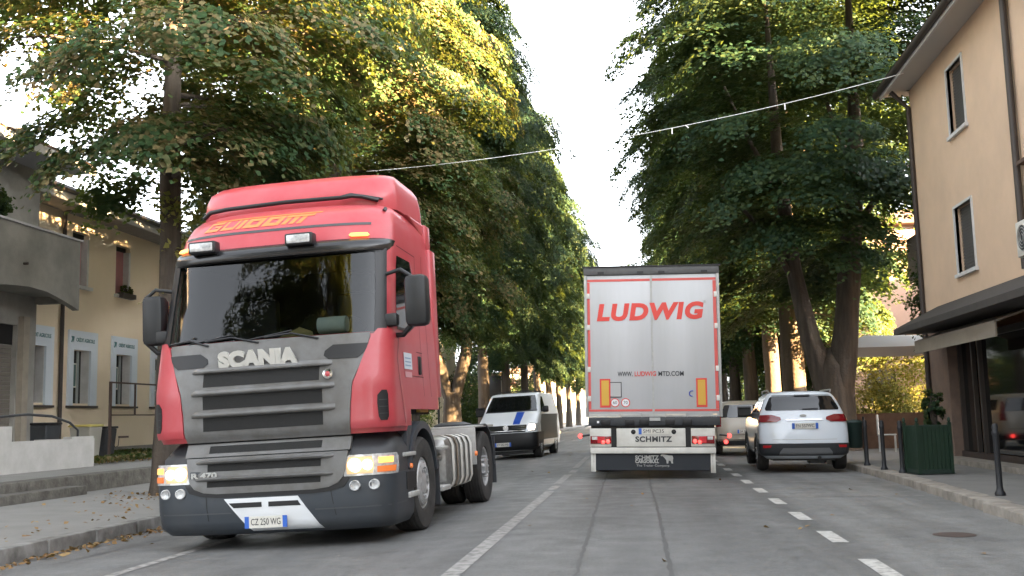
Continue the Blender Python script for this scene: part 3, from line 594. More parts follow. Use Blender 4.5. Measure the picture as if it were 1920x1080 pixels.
for s in(-1,1):
    q=ec.X(.84,1.0)
    ec.patch([(.965,s*ec.X(.52,.965),s*(ec.X(.83,.965)+.10)),(1.01,s*ec.X(.43,1.01),s*(ec.X(.82,1.01)+.16)),(1.06,s*ec.X(.44,1.06),s*(ec.X(.81,1.06)+.14)),(1.11,s*ec.X(.60,1.11),s*(ec.X(.79,1.11)+.08))],.014,14,3,.03).build('tail_lamp',M_['redlamp'],E_,smooth=50)
    ec.patch([(.46,s*ec.X(.66,.46),s*ec.X(.80,.46)),(.51,s*ec.X(.64,.51),s*ec.X(.80,.51))],.018,8,2,.02).build('reflector',mat('fog_red',(.4,.01,.015),.3,emit=(1,.05,.05),es=.008) if s<0 else bpy.data.materials['fog_red'],E_)
    for y0,y1 in((.50,1.35),(1.42,2.25)):
        ec.patch([(1.17,s*ec.Y(y0,1.17),s*ec.Y(y1,1.17)),(1.3,s*ec.Y(y0+.03,1.3),s*ec.Y(y1-.05,1.3)),(1.42,s*ec.Y(y0+.12,1.42),s*ec.Y(y1-.16,1.42))],.006,8,3).build('side_window',glass_dark,E_,smooth=50)
    ec.patch([(1.10,s*ec.Y(.40,1.10),s*ec.Y(2.6,1.10)),(1.14,s*ec.Y(.40,1.14),s*ec.Y(2.6,1.14))],.008,8,1).build('waist_trim',M_['black'],E_)
    MB().tube([(s*.60,.5,1.555),(s*.62,.6,1.60),(s*.61,1.9,1.60),(s*.60,2.0,1.555)],.016,6).build('roof_rail',M_['steel'],E_)
    MB().box(s*.86,s*1.06,2.42,2.56,1.10,1.26,.04).box(s*.80,s*.9,2.46,2.52,1.10,1.14).build('door_mirror',M_['black'],E_,smooth=35)
    for y in (.85,3.35):
        a=MB(); n=12
        for i in range(n+1):
            t=PI*i/n
            for rr,xx in((.335,.80),(.335,.885),(.40,.882),(.40,.80)): a.v.append((s*xx,y+rr*math.cos(t),.34+rr*math.sin(t)))
        for i in range(n):
            for j in range(4): a.f.append((4*i+j,4*i+(j+1)%4,4*i+4+(j+1)%4,4*i+4+j))
        a.build('wheel_arch',M_['darkplastic'],E_,smooth=40)
ec.patch(er([(.995,-.33,.37),(1.02,-.33,.37)]),.022,14,1,.03).build('chrome_strip',M_['chrome'],E_)
MB().lathe([(.05,0),(.045,-.010),(.002,-.012)],'y',(0,0,0),20).build('badge_oval',M_['ltgrey'],E_,M=Matrix.Translation((0,.11,1.085))@Matrix.Diagonal((1.3,1,.55,1)))
ec.patch(er([(.79,-.36,.36),(.95,-.38,.38)]),.004,12,1,.01).build('plate_recess',M_['carwhite'],E_)
numplate(E_,.02,.02,.885,.50,.11,'FN 557WC')
wp_=MB().tube([(.0,.17,1.215),(.30,.155,1.225)],.012,6); wp_.build('rear_wiper',M_['black'],E_)
ec.line([(ec.X(-.62,.62),.62),(ec.X(.62,.62),.62)],.008,.003).build('tailgate_seam',M_['ltgrey'],E_)
MB().tube([(.28,.12,.26),(.28,.4,.27)],.035,10).box(-.6,.6,.3,3.5,.2,.3).box(.12,.4,.35,.8,.14,.24).build('underbody',M_['black'],E_)
wheels4(E_,[(-.76,.85,-1),(.76,.85,1),(-.76,3.35,-1),(.76,3.35,1)],.335,.225,.22)
# ------------------------------------------------------------------ oncoming van
V_=empty('delivery_van',(-4.13,32.,-.10),(0,-.035,R(-4.)),'white panel van with black lower half and blue bonnet stripe following behind the red lorry','van')
vn=Hull([(.26,.78,.10,.3,3,4.7,.1,4),(.36,.93,.02,.32,3.2,4.85,.1,4),(.6,.95,.0,.34,3.2,4.89,.1,4),(.9,.955,.03,.36,3.0,4.89,.1,4),(1.05,.95,.10,.36,2.9,4.89,.1,4),(1.16,.94,.28,.36,2.9,4.89,.1,4),(1.28,.93,.58,.34,2.9,4.89,.1,4),(1.40,.92,.86,.3,3,4.89,.1,4),(1.46,.915,.96,.28,3,4.89,.1,4),
 (1.98,.80,1.62,.28,3,4.85,.1,4),(2.03,.78,1.74,.28,3,4.84,.1,4),(2.06,.70,1.95,.28,2.8,4.8,.15,4),(2.075,.55,2.2,.28,2.6,4.7,.2,4)])
vz=[.26,.31,.36,.48,.6,.75,.9,.98,1.05,1.1,1.16,1.22,1.28,1.34,1.40,1.46,1.55,1.65,1.75,1.85,1.98,2.03,2.06,2.075]
vn.shell(vz).build('body',mat('van_white',(.80,.82,.84),.3,coat=.3),V_,smooth=45)
def vr(l): return [(z,vn.X(a,z),vn.X(b,z)) for z,a,b in l]
vn.patch([(.27,-1.2,1.2),(.36,-1.22,1.22),(.6,-1.24,1.24),(.80,-1.22,1.22)],.012,40,2,.03).build('front_bumper',M_['black'],V_,smooth=50)
vn.patch(vr([(.82,-.60,.60),(1.04,-.64,.64)]),.012,24,2,.03).build('grille',M_['mesh'],V_,smooth=50)
gb_=MB()
for z in(.87,.93,.99): vn.line([(vn.X(-.6,z),z),(vn.X(.6,z),z)],.012,.02,gb_)
gb_.build('grille_bars',M_['chrome'],V_)
vn.patch(vr([(1.475,-.82,.82),(1.7,-.78,.78),(1.965,-.70,.70)]),.010,24,4,.02).build('windscreen',glass_dark,V_,smooth=50)
vn.patch(vr([(1.455,-.83,.83),(1.49,-.83,.83)]),.014,24,1,.02).build('scuttle',M_['black'],V_)
vn.patch(vr([(1.06,.20,.42),(1.2,.20,.43),(1.44,.20,.45)]),.006,8,6,.01).build('bonnet_stripe',mat('stripe_blue',(.015,.08,.45),.35),V_,smooth=50)
lg=MB().lathe([(.085,0),(.085,-.015),(.072,-.015),(.072,-.006),(.002,-.006)],'y',(0,.0,.965),24)
lg.build('round_emblem',M_['chrome'],V_,smooth=40)
vw=MB()
for pts in([(-.045,1.03),(-.008,.975),(.008,.975),(.045,1.03)],[(-.068,.99),(-.032,.905),(0,.955),(.032,.905),(.068,.99)]): vw.tube([(x,-.012,z) for x,z in pts],.007,5)
vw.build('emblem_letters',M_['chrome'],V_)
for s in(-1,1):
    p=vn.patch([(.84,s*vn.X(.66,.84),s*(vn.X(.93,.84)+.03)),(.98,s*vn.X(.66,.98),s*(vn.X(.92,.98)+.08)),(1.09,s*vn.X(.72,1.09),s*(vn.X(.91,1.09)+.08))],.014,10,3,.03).build('headlight',M_['lampcold'],V_,smooth=50)
    if s>0: vn.patch([(.88,vn.X(.70,.88),vn.X(.86,.88)),(.97,vn.X(.69,.97),vn.X(.88,.97)),(1.04,vn.X(.71,1.04),vn.X(.86,1.04))],.020,8,2,.01).build('lamp_beam',mat('lamp_white',(1,1,1),.3,emit=(1,.82,.66),es=5),p)
    vn.patch([(.30,s*vn.Y(1.35,.3),s*vn.Y(4.6,.3)),(1.35,s*vn.Y(1.3,1.35),s*vn.Y(4.7,1.35))],.006,10,4,.01).build('lower_side_panel',mat('van_grey',(.018,.018,.02),.35) if s<0 else bpy.data.materials['van_grey'],V_,smooth=50)
    vn.patch([(1.46,s*vn.Y(1.25,1.46),s*vn.Y(2.2,1.46)),(1.7,s*vn.Y(1.55,1.7),s*vn.Y(2.2,1.7)),(1.92,s*vn.Y(1.95,1.92),s*vn.Y(2.2,1.92))],.008,8,3).build('door_window',glass_dark,V_,smooth=50)
    MB().box(s*.97,s*1.16,1.25,1.38,1.40,1.60,.04).box(s*.88,s*.98,1.30,1.36,1.42,1.50).build('door_mirror',M_['black'],V_,smooth=35)
    vn.patch([(.27,s*vn.Y(.45,.3),s*vn.Y(1.4,.3)),(.80,s*vn.Y(.45,.8),s*vn.Y(1.4,.8))],.009,10,3,.02).build('front_wing',M_['black'],V_,smooth=50)
numplate(V_,-.11,-.03,.46,.50,.12,'EY 042 MB')
MB().box(-.75,.75,.3,4.6,.15,.3).build('underbody',M_['black'],V_)
for x,y,s in[(-.83,.90,-1),(.83,.90,1),(-.83,3.9,-1),(.83,3.9,1)]: wheel(V_,x,y,.34,.34,.24,s,.2,5,.02,n=28)
rr_=MB()
for y in(2.2,3.6): rr_.tube([(-.66,y,2.06),(-.62,y,2.13),(.62,y,2.13),(.66,y,2.06)],.02,6)
rr_.build('roof_bars',M_['black'],V_)
# ------------------------------------------------------------------ small white hatchback ahead of the parked car
K_=empty('small_hatchback',(2.85,29.8,.0),(0,.008,0),'small white hatchback lit by low sun, seen between the trailer and the parked car','car')
ht=Hull([(.24,.68,.12,.18,2.8,3.4,.3,3),(.4,.79,.0,.2,3.2,3.55,.4,2.6),(.7,.80,.0,.22,3.2,3.58,.5,2.5),(.95,.79,.05,.22,3.2,3.5,.5,2.4),(1.02,.77,.08,.22,3.2,2.8,.5,2.4),(1.38,.64,.18,.22,3,2.2,.4,2.4),(1.47,.56,.24,.22,2.8,2.0,.4,2.4),(1.50,.4,.4,.25,2.5,1.8,.4,2.3)])
ht.shell([.24,.32,.4,.55,.7,.85,.95,.99,1.02,1.1,1.2,1.3,1.38,1.43,1.47,1.49,1.5]).build('body',mat('hatch_white_sunlit',(.44,.40,.33),.3,coat=.4),K_,smooth=45)  # white car; warm low sunlight is put into the cream body colour
def hr(l): return [(z,ht.X(a,z),ht.X(b,z)) for z,a,b in l]
ht.patch(hr([(1.03,-.66,.66),(1.2,-.62,.62),(1.38,-.53,.53)]),.008,14,3).build('rear_window',glass_dark,K_,smooth=50)
ht.patch([(.26,-1.2,1.2),(.42,-1.25,1.25)],.010,30,2).build('rear_bumper',M_['darkplastic'],K_,smooth=50)
ht.line([(ht.X(-.6,.55),.55),(ht.X(.6,.55),.55)],.01,.003).build('tailgate_seam',M_['darkplastic'],K_)
for s in(-1,1):
    ht.patch([(.78,s*ht.X(.66,.78),s*(ht.X(.78,.78)+.04)),(1.3,s*ht.X(.63,1.3),s*(ht.X(.66,1.3)+.04))],.012,6,3).build('tail_lamp',M_['redlamp'],K_,smooth=50)
    MB().lathe([(.06,0),(.002,-.02)],'y',(s*.55,-.01,.36),14).build('fog_lamp',M_['redlit'],K_)
    ht.patch([(1.06,s*ht.Y(.5,1.06),s*ht.Y(1.9,1.06)),(1.35,s*ht.Y(.6,1.35),s*ht.Y(1.6,1.35))],.006,8,3).build('side_window',glass_dark,K_,smooth=50)
    MB().box(s*.78,s*.94,1.95,2.05,.98,1.12,.03).build('door_mirror',M_['black'],K_,smooth=35)
numplate(K_,.0,-.02,.64,.45,.10,'DK 318 ZA')
for x,y,s in[(-.70,.65,-1),(.70,.65,1),(-.70,2.95,-1),(.70,2.95,1)]: wheel(K_,x,y,.29,.29,.18,s,.18,5,.02,n=24)
# ------------------------------------------------------------------ ground, road, pavements
CX=-1.51
def gz(x): return -.035*(CX-x) if x<CX else -.008*(x-CX)
def kerbx(y): return float(np.interp(y,[-20,9,11,14,17,20,300],[3.72,3.76,3.84,4.0,4.13,4.2,4.2]))
def sheet(name,m,pts,smooth=None,kind='structure'):
    mb=MB(); mb.v=pts[0]; mb.f=pts[1]; o=mb.build(name,m,None,smooth); tag(o,kind=kind); return o
def asphalt():
    m,nt,N,L=newmat('asphalt'); o=N('ShaderNodeOutputMaterial'); p=N('ShaderNodeBsdfPrincipled'); L(p.outputs[0],o.inputs[0])
    tc=N('ShaderNodeTexCoord'); P=tc.outputs['Object']
    def noise(sc,det=4,rg=.6,mp=None):
        n=N('ShaderNodeTexNoise'); n.inputs['Scale'].default_value=sc; n.inputs['Detail'].default_value=det; n.inputs['Roughness'].default_value=rg
        if mp: q=N('ShaderNodeMapping'); q.inputs['Scale'].default_value=mp; L(P,q.inputs[0]); L(q.outputs[0],n.inputs[0])
        else: L(P,n.inputs[0])
        return n.outputs[0]
    def mul(a,b,op='MULTIPLY'):
        n=N('ShaderNodeMath'); n.operation=op
        for i,v in enumerate((a,b)):
            if isinstance(v,(int,float)): n.inputs[i].default_value=v
            else: L(v,n.inputs[i])
        return n.outputs[0]
    def rng(a,lo,hi,o0,o1):
        n=N('ShaderNodeMapRange'); n.inputs[1].default_value=lo;n.inputs[2].default_value=hi;n.inputs[3].default_value=o0;n.inputs[4].default_value=o1; L(a,n.inputs[0]); return n.outputs[0]
    big=rng(noise(.35,5),.3,.7,.82,1.15); streak=rng(noise(1.0,5,.6,(1.6,.12,1)),.3,.7,.72,1.2); fine=rng(noise(75,3,.8),.35,.65,.72,1.3); mid=mul(rng(noise(6,5,.65),.3,.7,.86,1.14),rng(noise(19,4,.7),.3,.7,.86,1.16))
    v=mul(mul(big,streak),mul(fine,mid)); v=mul(v,rng(noise(.9,6,.7),.52,.66,1.,.80)); v=mul(v,rng(noise(2.6,5,.75,(1,.45,1)),.60,.68,1.,.72)); 
    sx=N('ShaderNodeSeparateXYZ'); L(P,sx.inputs[0])
    # parking bay strip (x>1.9) is paler; wheel tracks a touch darker
    bay=rng(sx.outputs[0],1.75,2.1,1.,1.45); v=mul(v,bay)
    cb=N('ShaderNodeCombineColor')
    for i,k in enumerate((.124,.124,.121)): L(mul(v,k),cb.inputs[i])
    L(cb.outputs[0],p.inputs['Base Color']); p.inputs['Roughness'].default_value=.62
    L(rng(noise(3,4),.3,.7,.50,.75),p.inputs['Roughness'])
    b=N('ShaderNodeBump'); b.inputs['Strength'].default_value=.35; b.inputs['Distance'].default_value=.01; L(noise(110,2,.7),b.inputs['Height']); L(b.outputs[0],p.inputs['Normal'])
    return m
asp=asphalt()
xs=[-6.9,-4,CX,1,4.6]; ys=[-25]+[i*10 for i in range(0,31)]
sheet('road',asp,([(x,y,gz(x)) for y in ys for x in xs],[(i*5+j,i*5+j+1,i*5+j+6,i*5+j+5) for i in range(len(ys)-1) for j in range(4)]))
earth=mat('earth',(.13,.115,.09),.9,var=.7,vs=1.2,col2=(.07,.08,.045),bump=.4,bs=20)
sheet('ground',earth,([(-900,-60,-.28),(900,-60,-.28),(900,1500,-.28),(-900,1500,-.28)],[(0,1,2,3)]))
pave=mat('pavement_asphalt',(.22,.215,.20),.8,var=.6,vs=1.6,col2=(.15,.147,.138),bump=.35,bs=70)
paveR=mat('pavement_grey',(.19,.182,.17),.8,var=.6,vs=2,col2=(.13,.125,.117),bump=.35,bs=70)
stone=mat('kerb_stone',(.32,.29,.25),.8,var=.8,vs=5,col2=(.15,.13,.11),bump=.3,bs=25)
stoneL=mat('kerb_concrete',(.25,.245,.23),.85,var=.9,vs=4,col2=(.09,.085,.075),bump=.4,bs=25)
# left pavement -> step -> terrace
yy=[-25,8,12,16,20,24,28,32,40,60,100,220]
def kl(y): return float(np.interp(y,[-25,10,14,220],[-6.75,-6.55,-6.5,-6.5]))
mb=[]; fa=[]
for y in yy: mb+=[(kl(y)-.18,y,-.02),(-10.3,y,.02)]
fa=[(2*i,2*i+1,2*i+3,2*i+2) for i in range(len(yy)-1)]
sheet('left_pavement',pave,(mb,fa))
kb=MB()
y=-20.
while y<120:
    L_=1.0 if y<60 else 6; x=kl(y+.5)+rnd.uniform(-.006,.006); kb.box(x-.18,x,y+.006,y+L_-.006,-.3,-.012+rnd.uniform(-.004,.004),b=.018 if y<45 else 0); y+=L_
tag(kb.build('left_kerb',stoneL,None,smooth=30),kind='structure')
kb=MB(); y=-20.
while y<120:
    L_=1.0 if y<60 else 6; x=kerbx(y+.5); kb.box(x,x+.30,y+.006,y+L_-.006,-.3,.075+rnd.uniform(-.004,.004),b=.018 if y<45 else 0); y+=L_
tag(kb.build('right_kerb',stone,None,smooth=30),kind='structure')
ys2=[-25,9,11,14,17,20,24,60,220]
sheet('right_pavement',paveR,([p for y in ys2 for p in((kerbx(y)+.29,y,.07),(40,y,.12))],[(2*i,2*i+1,2*i+3,2*i+2) for i in range(len(ys2)-1)]))
wallst=mat('old_step_concrete',(.15,.14,.12),.9,var=1,vs=3.5,col2=(.055,.05,.042),bump=.8,bs=18)
tb=MB().box(-10.62,-10.3,-20,60,-.2,.33,.03); tag(tb.build('terrace_edge',wallst,None,smooth=30),kind='structure')
tb=MB().box(-10.3,-9.93,8,17.9,-.2,.17,.02); tag(tb.build('low_step',wallst,None,smooth=30),kind='structure')
sheet('terrace',pave,([(-10.6,-20,.335),(-10.6,120,.335),(-40,120,.42),(-40,-20,.42)],[(0,3,2,1)]))
# markings
paint=mat('road_paint',(.50,.49,.46),.7,var=1.,vs=14,col2=(.16,.155,.145),thr=(.46,.72),bump=.1)
paintw=mat('road_paint_worn',(.30,.29,.275),.75,var=1.,vs=10,col2=(.12,.115,.11),thr=(.42,.66))
def strip(m,segs,name,w):
    s=MB()
    for x0,y0,x1,y1 in segs:
        n=max(1,int(math.hypot(x1-x0,y1-y0)/2)); d=Vector((x1-x0,y1-y0)).normalized(); nx,ny=-d.y*w/2,d.x*w/2
        for i in range(n):
            pts=[]
            for t,sg in((i/n,1),(i/n,-1),((i+1)/n,-1),((i+1)/n,1)):
                x=x0+(x1-x0)*t+nx*sg; y=y0+(y1-y0)*t+ny*sg; pts.append((x,y,gz(x)+.004))
            s.add(pts,[(0,1,2,3)])
    return tag(s.build(name,m,None),kind='structure')
strip(paintw,[(CX+.0,2,CX,16.9),(CX,17.3,CX,18.2),(CX-.02,18.7,CX-.03,21.6),(CX,22.3,CX,23.4),(CX-.05,24.3,CX-.1,31),(CX,32,CX,38),(CX,40,CX,46)],'centre_line',.15)
strip(paint,[(1.78,8.05+2.06*k,1.78,9.0+2.06*k) for k in range(-3,12)],'parking_line',.15)
strip(paintw,[(-4.74,-2,-4.74,60)],'edge_line',.13)
strip(paintw,[(1.86,15.5,3.9,15.5),(1.86,18.6,3.95,18.6),(2.3,17.1,2.75,17.1)],'bay_marks',.10)
strip(paintw,[(-6.2+i*.95,52.5,-6.2+i*.95,55.5) for i in range(9)],'crossing_stripes',.5)
# cracks sealed with tar
tar=mat('tar',(.06,.06,.058),.6)
def crack(pts,w,seed):
    r=random.Random(seed); s=MB(); P=[]
    for (x0,y0),(x1,y1) in zip(pts[:-1],pts[1:]):
        n=int(abs(y1-y0)/.22)+1
        for i in range(n): P.append((x0+(x1-x0)*i/n+r.gauss(0,.007),y0+(y1-y0)*i/n,w*r.uniform(.5,1.3)))
    for i,(x,y,ww) in enumerate(P): s.v+=[(x-ww/2,y,gz(x)+.003),(x+ww/2,y,gz(x)+.003)]
    s.f=[(2*i,2*i+1,2*i+3,2*i+2) for i in range(len(P)-1)]
    return tag(s.build('road_crack',tar,None),kind='structure')
crack([(-.62,4),(-.55,8.3),(-.62,13),(-.72,18.6),(-.75,24)],.035,1); crack([(.22,4),(.18,8.3),(.16,13),(.10,18),(.1,24)],.035,2)
crack([(-5.9,10),(-5.6,14),(-5.7,20)],.02,3); crack([(2.9,6),(3.1,9.4)],.02,4)
mh=MB().lathe([(.20,gz(2.95)+.004),(.18,gz(2.95)+.008),(.002,gz(2.95)+.008)],'z',(2.95,10.7,0),24)
tag(mh.build('manhole_cover',mat('rusty_iron',(.075,.05,.042),.7,var=.7,vs=20),None),'rust brown manhole cover set in the parking bay','manhole cover')
# ------------------------------------------------------------------ buildings
def wallface(name,m,parent,x,y0,y1,z0,z1,holes,th=.25,inward=-1,axis='x'):
    """wall in the plane x=const (or y=const) with rectangular openings; th runs inward"""
    ys=sorted({y0,y1,*[h[0] for h in holes],*[h[1] for h in holes]}); zs=sorted({z0,z1,*[h[2] for h in holes],*[h[3] for h in holes]})
    mb=MB()
    def inside(a,b): return any(h[0]<a<h[1] and h[2]<b<h[3] for h in holes)
    def P(y,z,d): return (x+inward*d,y,z) if axis=='x' else (y,x+inward*d,z)
    def quad(*p): mb.add(p,[(0,1,2,3)])
    for i in range(len(ys)-1):
        for j in range(len(zs)-1):
            if not inside((ys[i]+ys[i+1])/2,(zs[j]+zs[j+1])/2): quad(P(ys[i],zs[j],0),P(ys[i+1],zs[j],0),P(ys[i+1],zs[j+1],0),P(ys[i],zs[j+1],0))
    for a,b,c,d in holes:
        for p,q in(((a,c),(b,c)),((b,c),(b,d)),((b,d),(a,d)),((a,d),(a,c))): quad(P(*p,0),P(*q,0),P(*q,th),P(*p,th))
    me=bpy.data.meshes.new(name); me.from_pydata(mb.v,[],mb.f); me.materials.append(m)
    return link(name,me,parent)
plasterY=mat('plaster_ochre',(.74,.63,.47),.9,var=.5,vs=.9,col2=(.66,.55,.40),bump=.25,bs=45)
plasterP=mat('plaster_peach',(.63,.46,.325),.9,var=.7,vs=1.1,col2=(.53,.39,.28),bump=.25,bs=45)
plasterG=mat('plaster_grey',(.25,.24,.215),.9,var=.7,vs=1.1,col2=(.12,.118,.105),bump=.3,bs=45)
plasterPink=mat('plaster_pink',(.36,.24,.19),.9,var=.5,vs=.7,bump=.2)
tilem=mat('roof_tile',(.14,.085,.06),.85,var=.8,vs=6,col2=(.07,.05,.04),bump=.6,bs=30)
woodsoff=mat('soffit',(.27,.25,.23),.8,var=.5,vs=3); fascia=mat('fascia_white',(.5,.5,.5),.6,var=.4,vs=3)
gutter=mat('gutter_brown',(.045,.035,.03),.5); shutter=mat('shutter_grey',(.085,.082,.078),.7,var=.3,vs=2)
frameW=mat('frame_white',(.60,.60,.59),.6,var=.4,vs=4); glassw=mat('window_glass',(.02,.025,.025),.05,spec=.8)
def roofslab(name,m,parent,x0,x1,y0,y1,z0,z1,th=.12):
    """slab sloping from x0 (z0) to x1 (z1)"""
    return MB().prism([(x0,z0),(x1,z1),(x1,z1+th),(x0,z0+th)],y0,y1).build(name,m,parent)
# --- bank building on the left
B=empty('bank_building',(-15.5,28.5,.4),label='ochre two storey bank with white framed ground floor windows behind the bins',cat='building')
W=MB
def off(o): o.location=Vector(o.location)-Vector((-15.5,28.5,.4)); return o
up=[(26.83,27.7,5.15,6.66),(29.25,30.14,5.15,6.66),(32.1,33.0,5.15,6.66),(35,35.9,5.15,6.66)]; gr=[(24.75,25.6,1.87,3.35),(26.95,27.85,1.87,3.35),(29.3,30.25,1.87,3.35),(31.8,32.7,1.87,3.35)]
off(wallface('wall',plasterY,B,-15.5,23.2,38,.3,7.1,up+gr,.28))
off(wallface('end_wall',plasterY,B,38,-24,-15.5,.3,7.1,[],.2,-1,'y')); off(wallface('end_wall',plasterY,B,23.2,-24,-15.5,.3,7.1,[],.2,1,'y'))
pinkcur=mat('shutter_pink',(.34,.15,.15),.8,var=.4,vs=2)
for i,(a,b,c,d) in enumerate(up):
    w=off(box('window',pinkcur,B,-15.72,-15.68,a,b,c,d-.14)); box('window_head',M_['black'],w,-15.7,-15.66,a,b,d-.14,d)
    box('jamb',frameW,w,-15.70,-15.495,b-.10,b+.0,c,d-.14); box('sill',frameW,w,-15.6,-15.40,a-.08,b+.10,c-.09,c)
for i,(a,b,c,d) in enumerate(gr):
    w=off(box('window',glassw,B,-15.78,-15.74,a,b,c,d))
    s=MB().box(-15.52,-15.44,a-.24,b+.36,d,d+.53).box(-15.52,-15.44,a-.24,a,c-.06,d).box(-15.52,-15.44,b,b+.36,c-.06,d)
    s.build('surround',mat('surround_white',(.60,.66,.72),.6) if i==0 else bpy.data.materials['surround_white'],w)
    box('reveal',frameW,w,-15.74,-15.50,b-.012,b-.002,c,d); box('reveal',frameW,w,-15.74,-15.5,a+.002,a+.012,c,d)
    box('stone_sill',gutter,w,-15.6,-15.40,a-.26,b+.38,c-.12,c-.062)
    p=MB().box(-15.73,-15.71,a+.12,a+.62,c+.45,d-.35); p.build('poster_frame',M_['dirtywhite'],w); MB().box(-15.712,-15.705,a+.16,a+.58,c+.49,d-.39).build('poster',mat('poster_green',(.08,.16,.15),.5,var=.8,vs=5) if i==0 else bpy.data.materials['poster_green'],w)
    box('mullion',mat('mullion_grey',(.3,.33,.33),.5) if i==0 else bpy.data.materials['mullion_grey'],w,-15.735,-15.70,b-.28,b-.18,c,d)
    tm=bpy.data.materials.get('bank_green') or mat('bank_green',(.05,.16,.17),.5)
    textmesh('sign_lettering','CRÉDIT AGRICOLE',.145,tm,w,SM(-15.437,(a+b)/2+.14,d+.27),.002,.003,wid=.98)
    lo=MB().prism([(a-.17,d+.19),(a-.11,d+.19),(a-.08,d+.27),(a-.05,d+.19),(a+.0,d+.35),(a-.06,d+.36),(a-.16,d+.36),(a-.12,d+.29)],-15.438,-15.432,'yz'); lo.build('sign_emblem',tm,w)
off(box('plinth',mat('plinth_grey',(.22,.21,.19),.9,var=.6,vs=3),B,-15.52,-15.46,28.9,38,.3,.62))
off(MB().tube([(-15.40,26.25,.4),(-15.40,26.25,7.05),(-14.95,26.25,7.2)],.055,10).build('downpipe',gutter,B,smooth=50))
off(MB().box(-15.6,-14.62,22.9,38.3,7.10,7.16).build('soffit',woodsoff,B)); off(MB().box(-14.62,-14.56,22.9,38.3,7.06,7.30).build('fascia',fascia,B))
off(MB().tube([(-14.50,22.9,7.33),(-14.50,38.3,7.33)],.075,8).build('gutter',gutter,B,smooth=50))
off(roofslab('roof',tilem,B,-14.55,-19,22.9,38.3,7.34,8.9)); off(MB().box(-17.3,-16.7,25.9,26.5,7.9,9.35).box(-17.38,-16.62,25.82,26.58,9.35,9.43).build('chimney',mat('chimney_stone',(.5,.45,.38),.9),B))
fw=off(box('flower_box',gutter,B,-15.46,-15.26,29.3,30.1,5.06,5.2))
# --- grey corner building with balcony
A=empty('balcony_building',(-14,18,.35),label='grey rendered house with arched balcony and closed roller shutter at the left edge',cat='building')
def offA(o): o.location=Vector(o.location)-Vector((-14,18,.35)); return o
offA(wallface('wall',plasterG,A,-14,6,22.75,.3,7.35,[(19.2,22.0,.45,3.55),(15,18,.45,3.55)],.2))
offA(wallface('end_wall',plasterG,A,22.75,-22,-14,.3,7.35,[],.2,-1,'y'))
offA(MB().box(-14.12,-14.1,19.2,22.0,3.1,3.55).build('shutter_housing',M_['black'],A))
rs=MB()
for k in range(26): z=.45+.102*k; rs.box(-14.16,-14.11,19.2,22.0,z,z+.094,.01)
for k in range(26): z=.45+.102*k; rs.box(-14.16,-14.11,15.,18.,z,z+.094)
offA(rs.build('roller_shutter',mat('shutter_brown',(.13,.115,.095),.7,var=.4,vs=2),A))
pl=mat('pilaster_tan',(.27,.235,.185),.85,var=.5,vs=3)
offA(MB().box(-14.0,-13.86,22.05,22.28,.35,3.75).box(-14.0,-13.86,22.5,22.76,.35,3.75).box(-14.0,-13.92,22.28,22.5,.35,3.75).box(-14.0,-13.86,18.2,19.0,.35,3.75).box(-13.93,-13.90,22.36,22.42,1.2,3.0).build('pilaster',pl,A))
# balcony: parapet with arched underside
pts=[(22.85,5.55),(12,5.62),(12,4.0)]
ap=[(12,4.0)]+[(y,z) for y,z in((17.2,3.5),(18.2,3.86),(19.2,4.08),(20,4.2),(20.8,4.25),(21.5,4.22),(22.1,4.11),(22.5,4.02),(22.85,3.93))]
bp=MB(); k=len(ap)
top=[(y,5.55) for y,z in ap]
for xx in(-13.0,-13.16):
    for y,z in ap: bp.v.append((xx,y,z))
    for y,z in top: bp.v.append((xx,y,z))
for b0 in(0,2*k):
    for i in range(k-1): bp.f.append((b0+i,b0+i+1,b0+k+i+1,b0+k+i))
for i in range(k-1): bp.f+=[(i,i+1,2*k+i+1,2*k+i),(k+i,k+i+1,3*k+i+1,3*k+i)]
bp.f+=[(k-1,2*k-1,4*k-1,3*k-1)]
offA(bp.build('balcony_parapet',plasterG,A)); offA(MB().box(-14.0,-13.16,22.69,22.85,4.1,5.55).box(-14,-13.16,12,22.69,4.26,4.42).build('balcony_slab',plasterG,A))
offA(MB().box(-14.0,-12.95,12,22.9,5.55,5.60).build('balcony_coping',mat('coping_grey',(.3,.3,.3),.7),A))
offA(MB().box(-14.2,-12.9,6,23.2,7.28,7.36).build('soffit',mat('soffit_grey',(.30,.30,.31),.8),A)); offA(roofslab('roof',tilem,A,-12.9,-19,6,23.3,7.38,9.4)); offA(box('fascia',fascia,A,-12.93,-12.88,6,23.3,7.22,7.42))
offA(MB().tube([(-13.0,20.6,4.72),(-12.9,20.6,4.72)],.03,8).build('drain_spout',gutter,A))
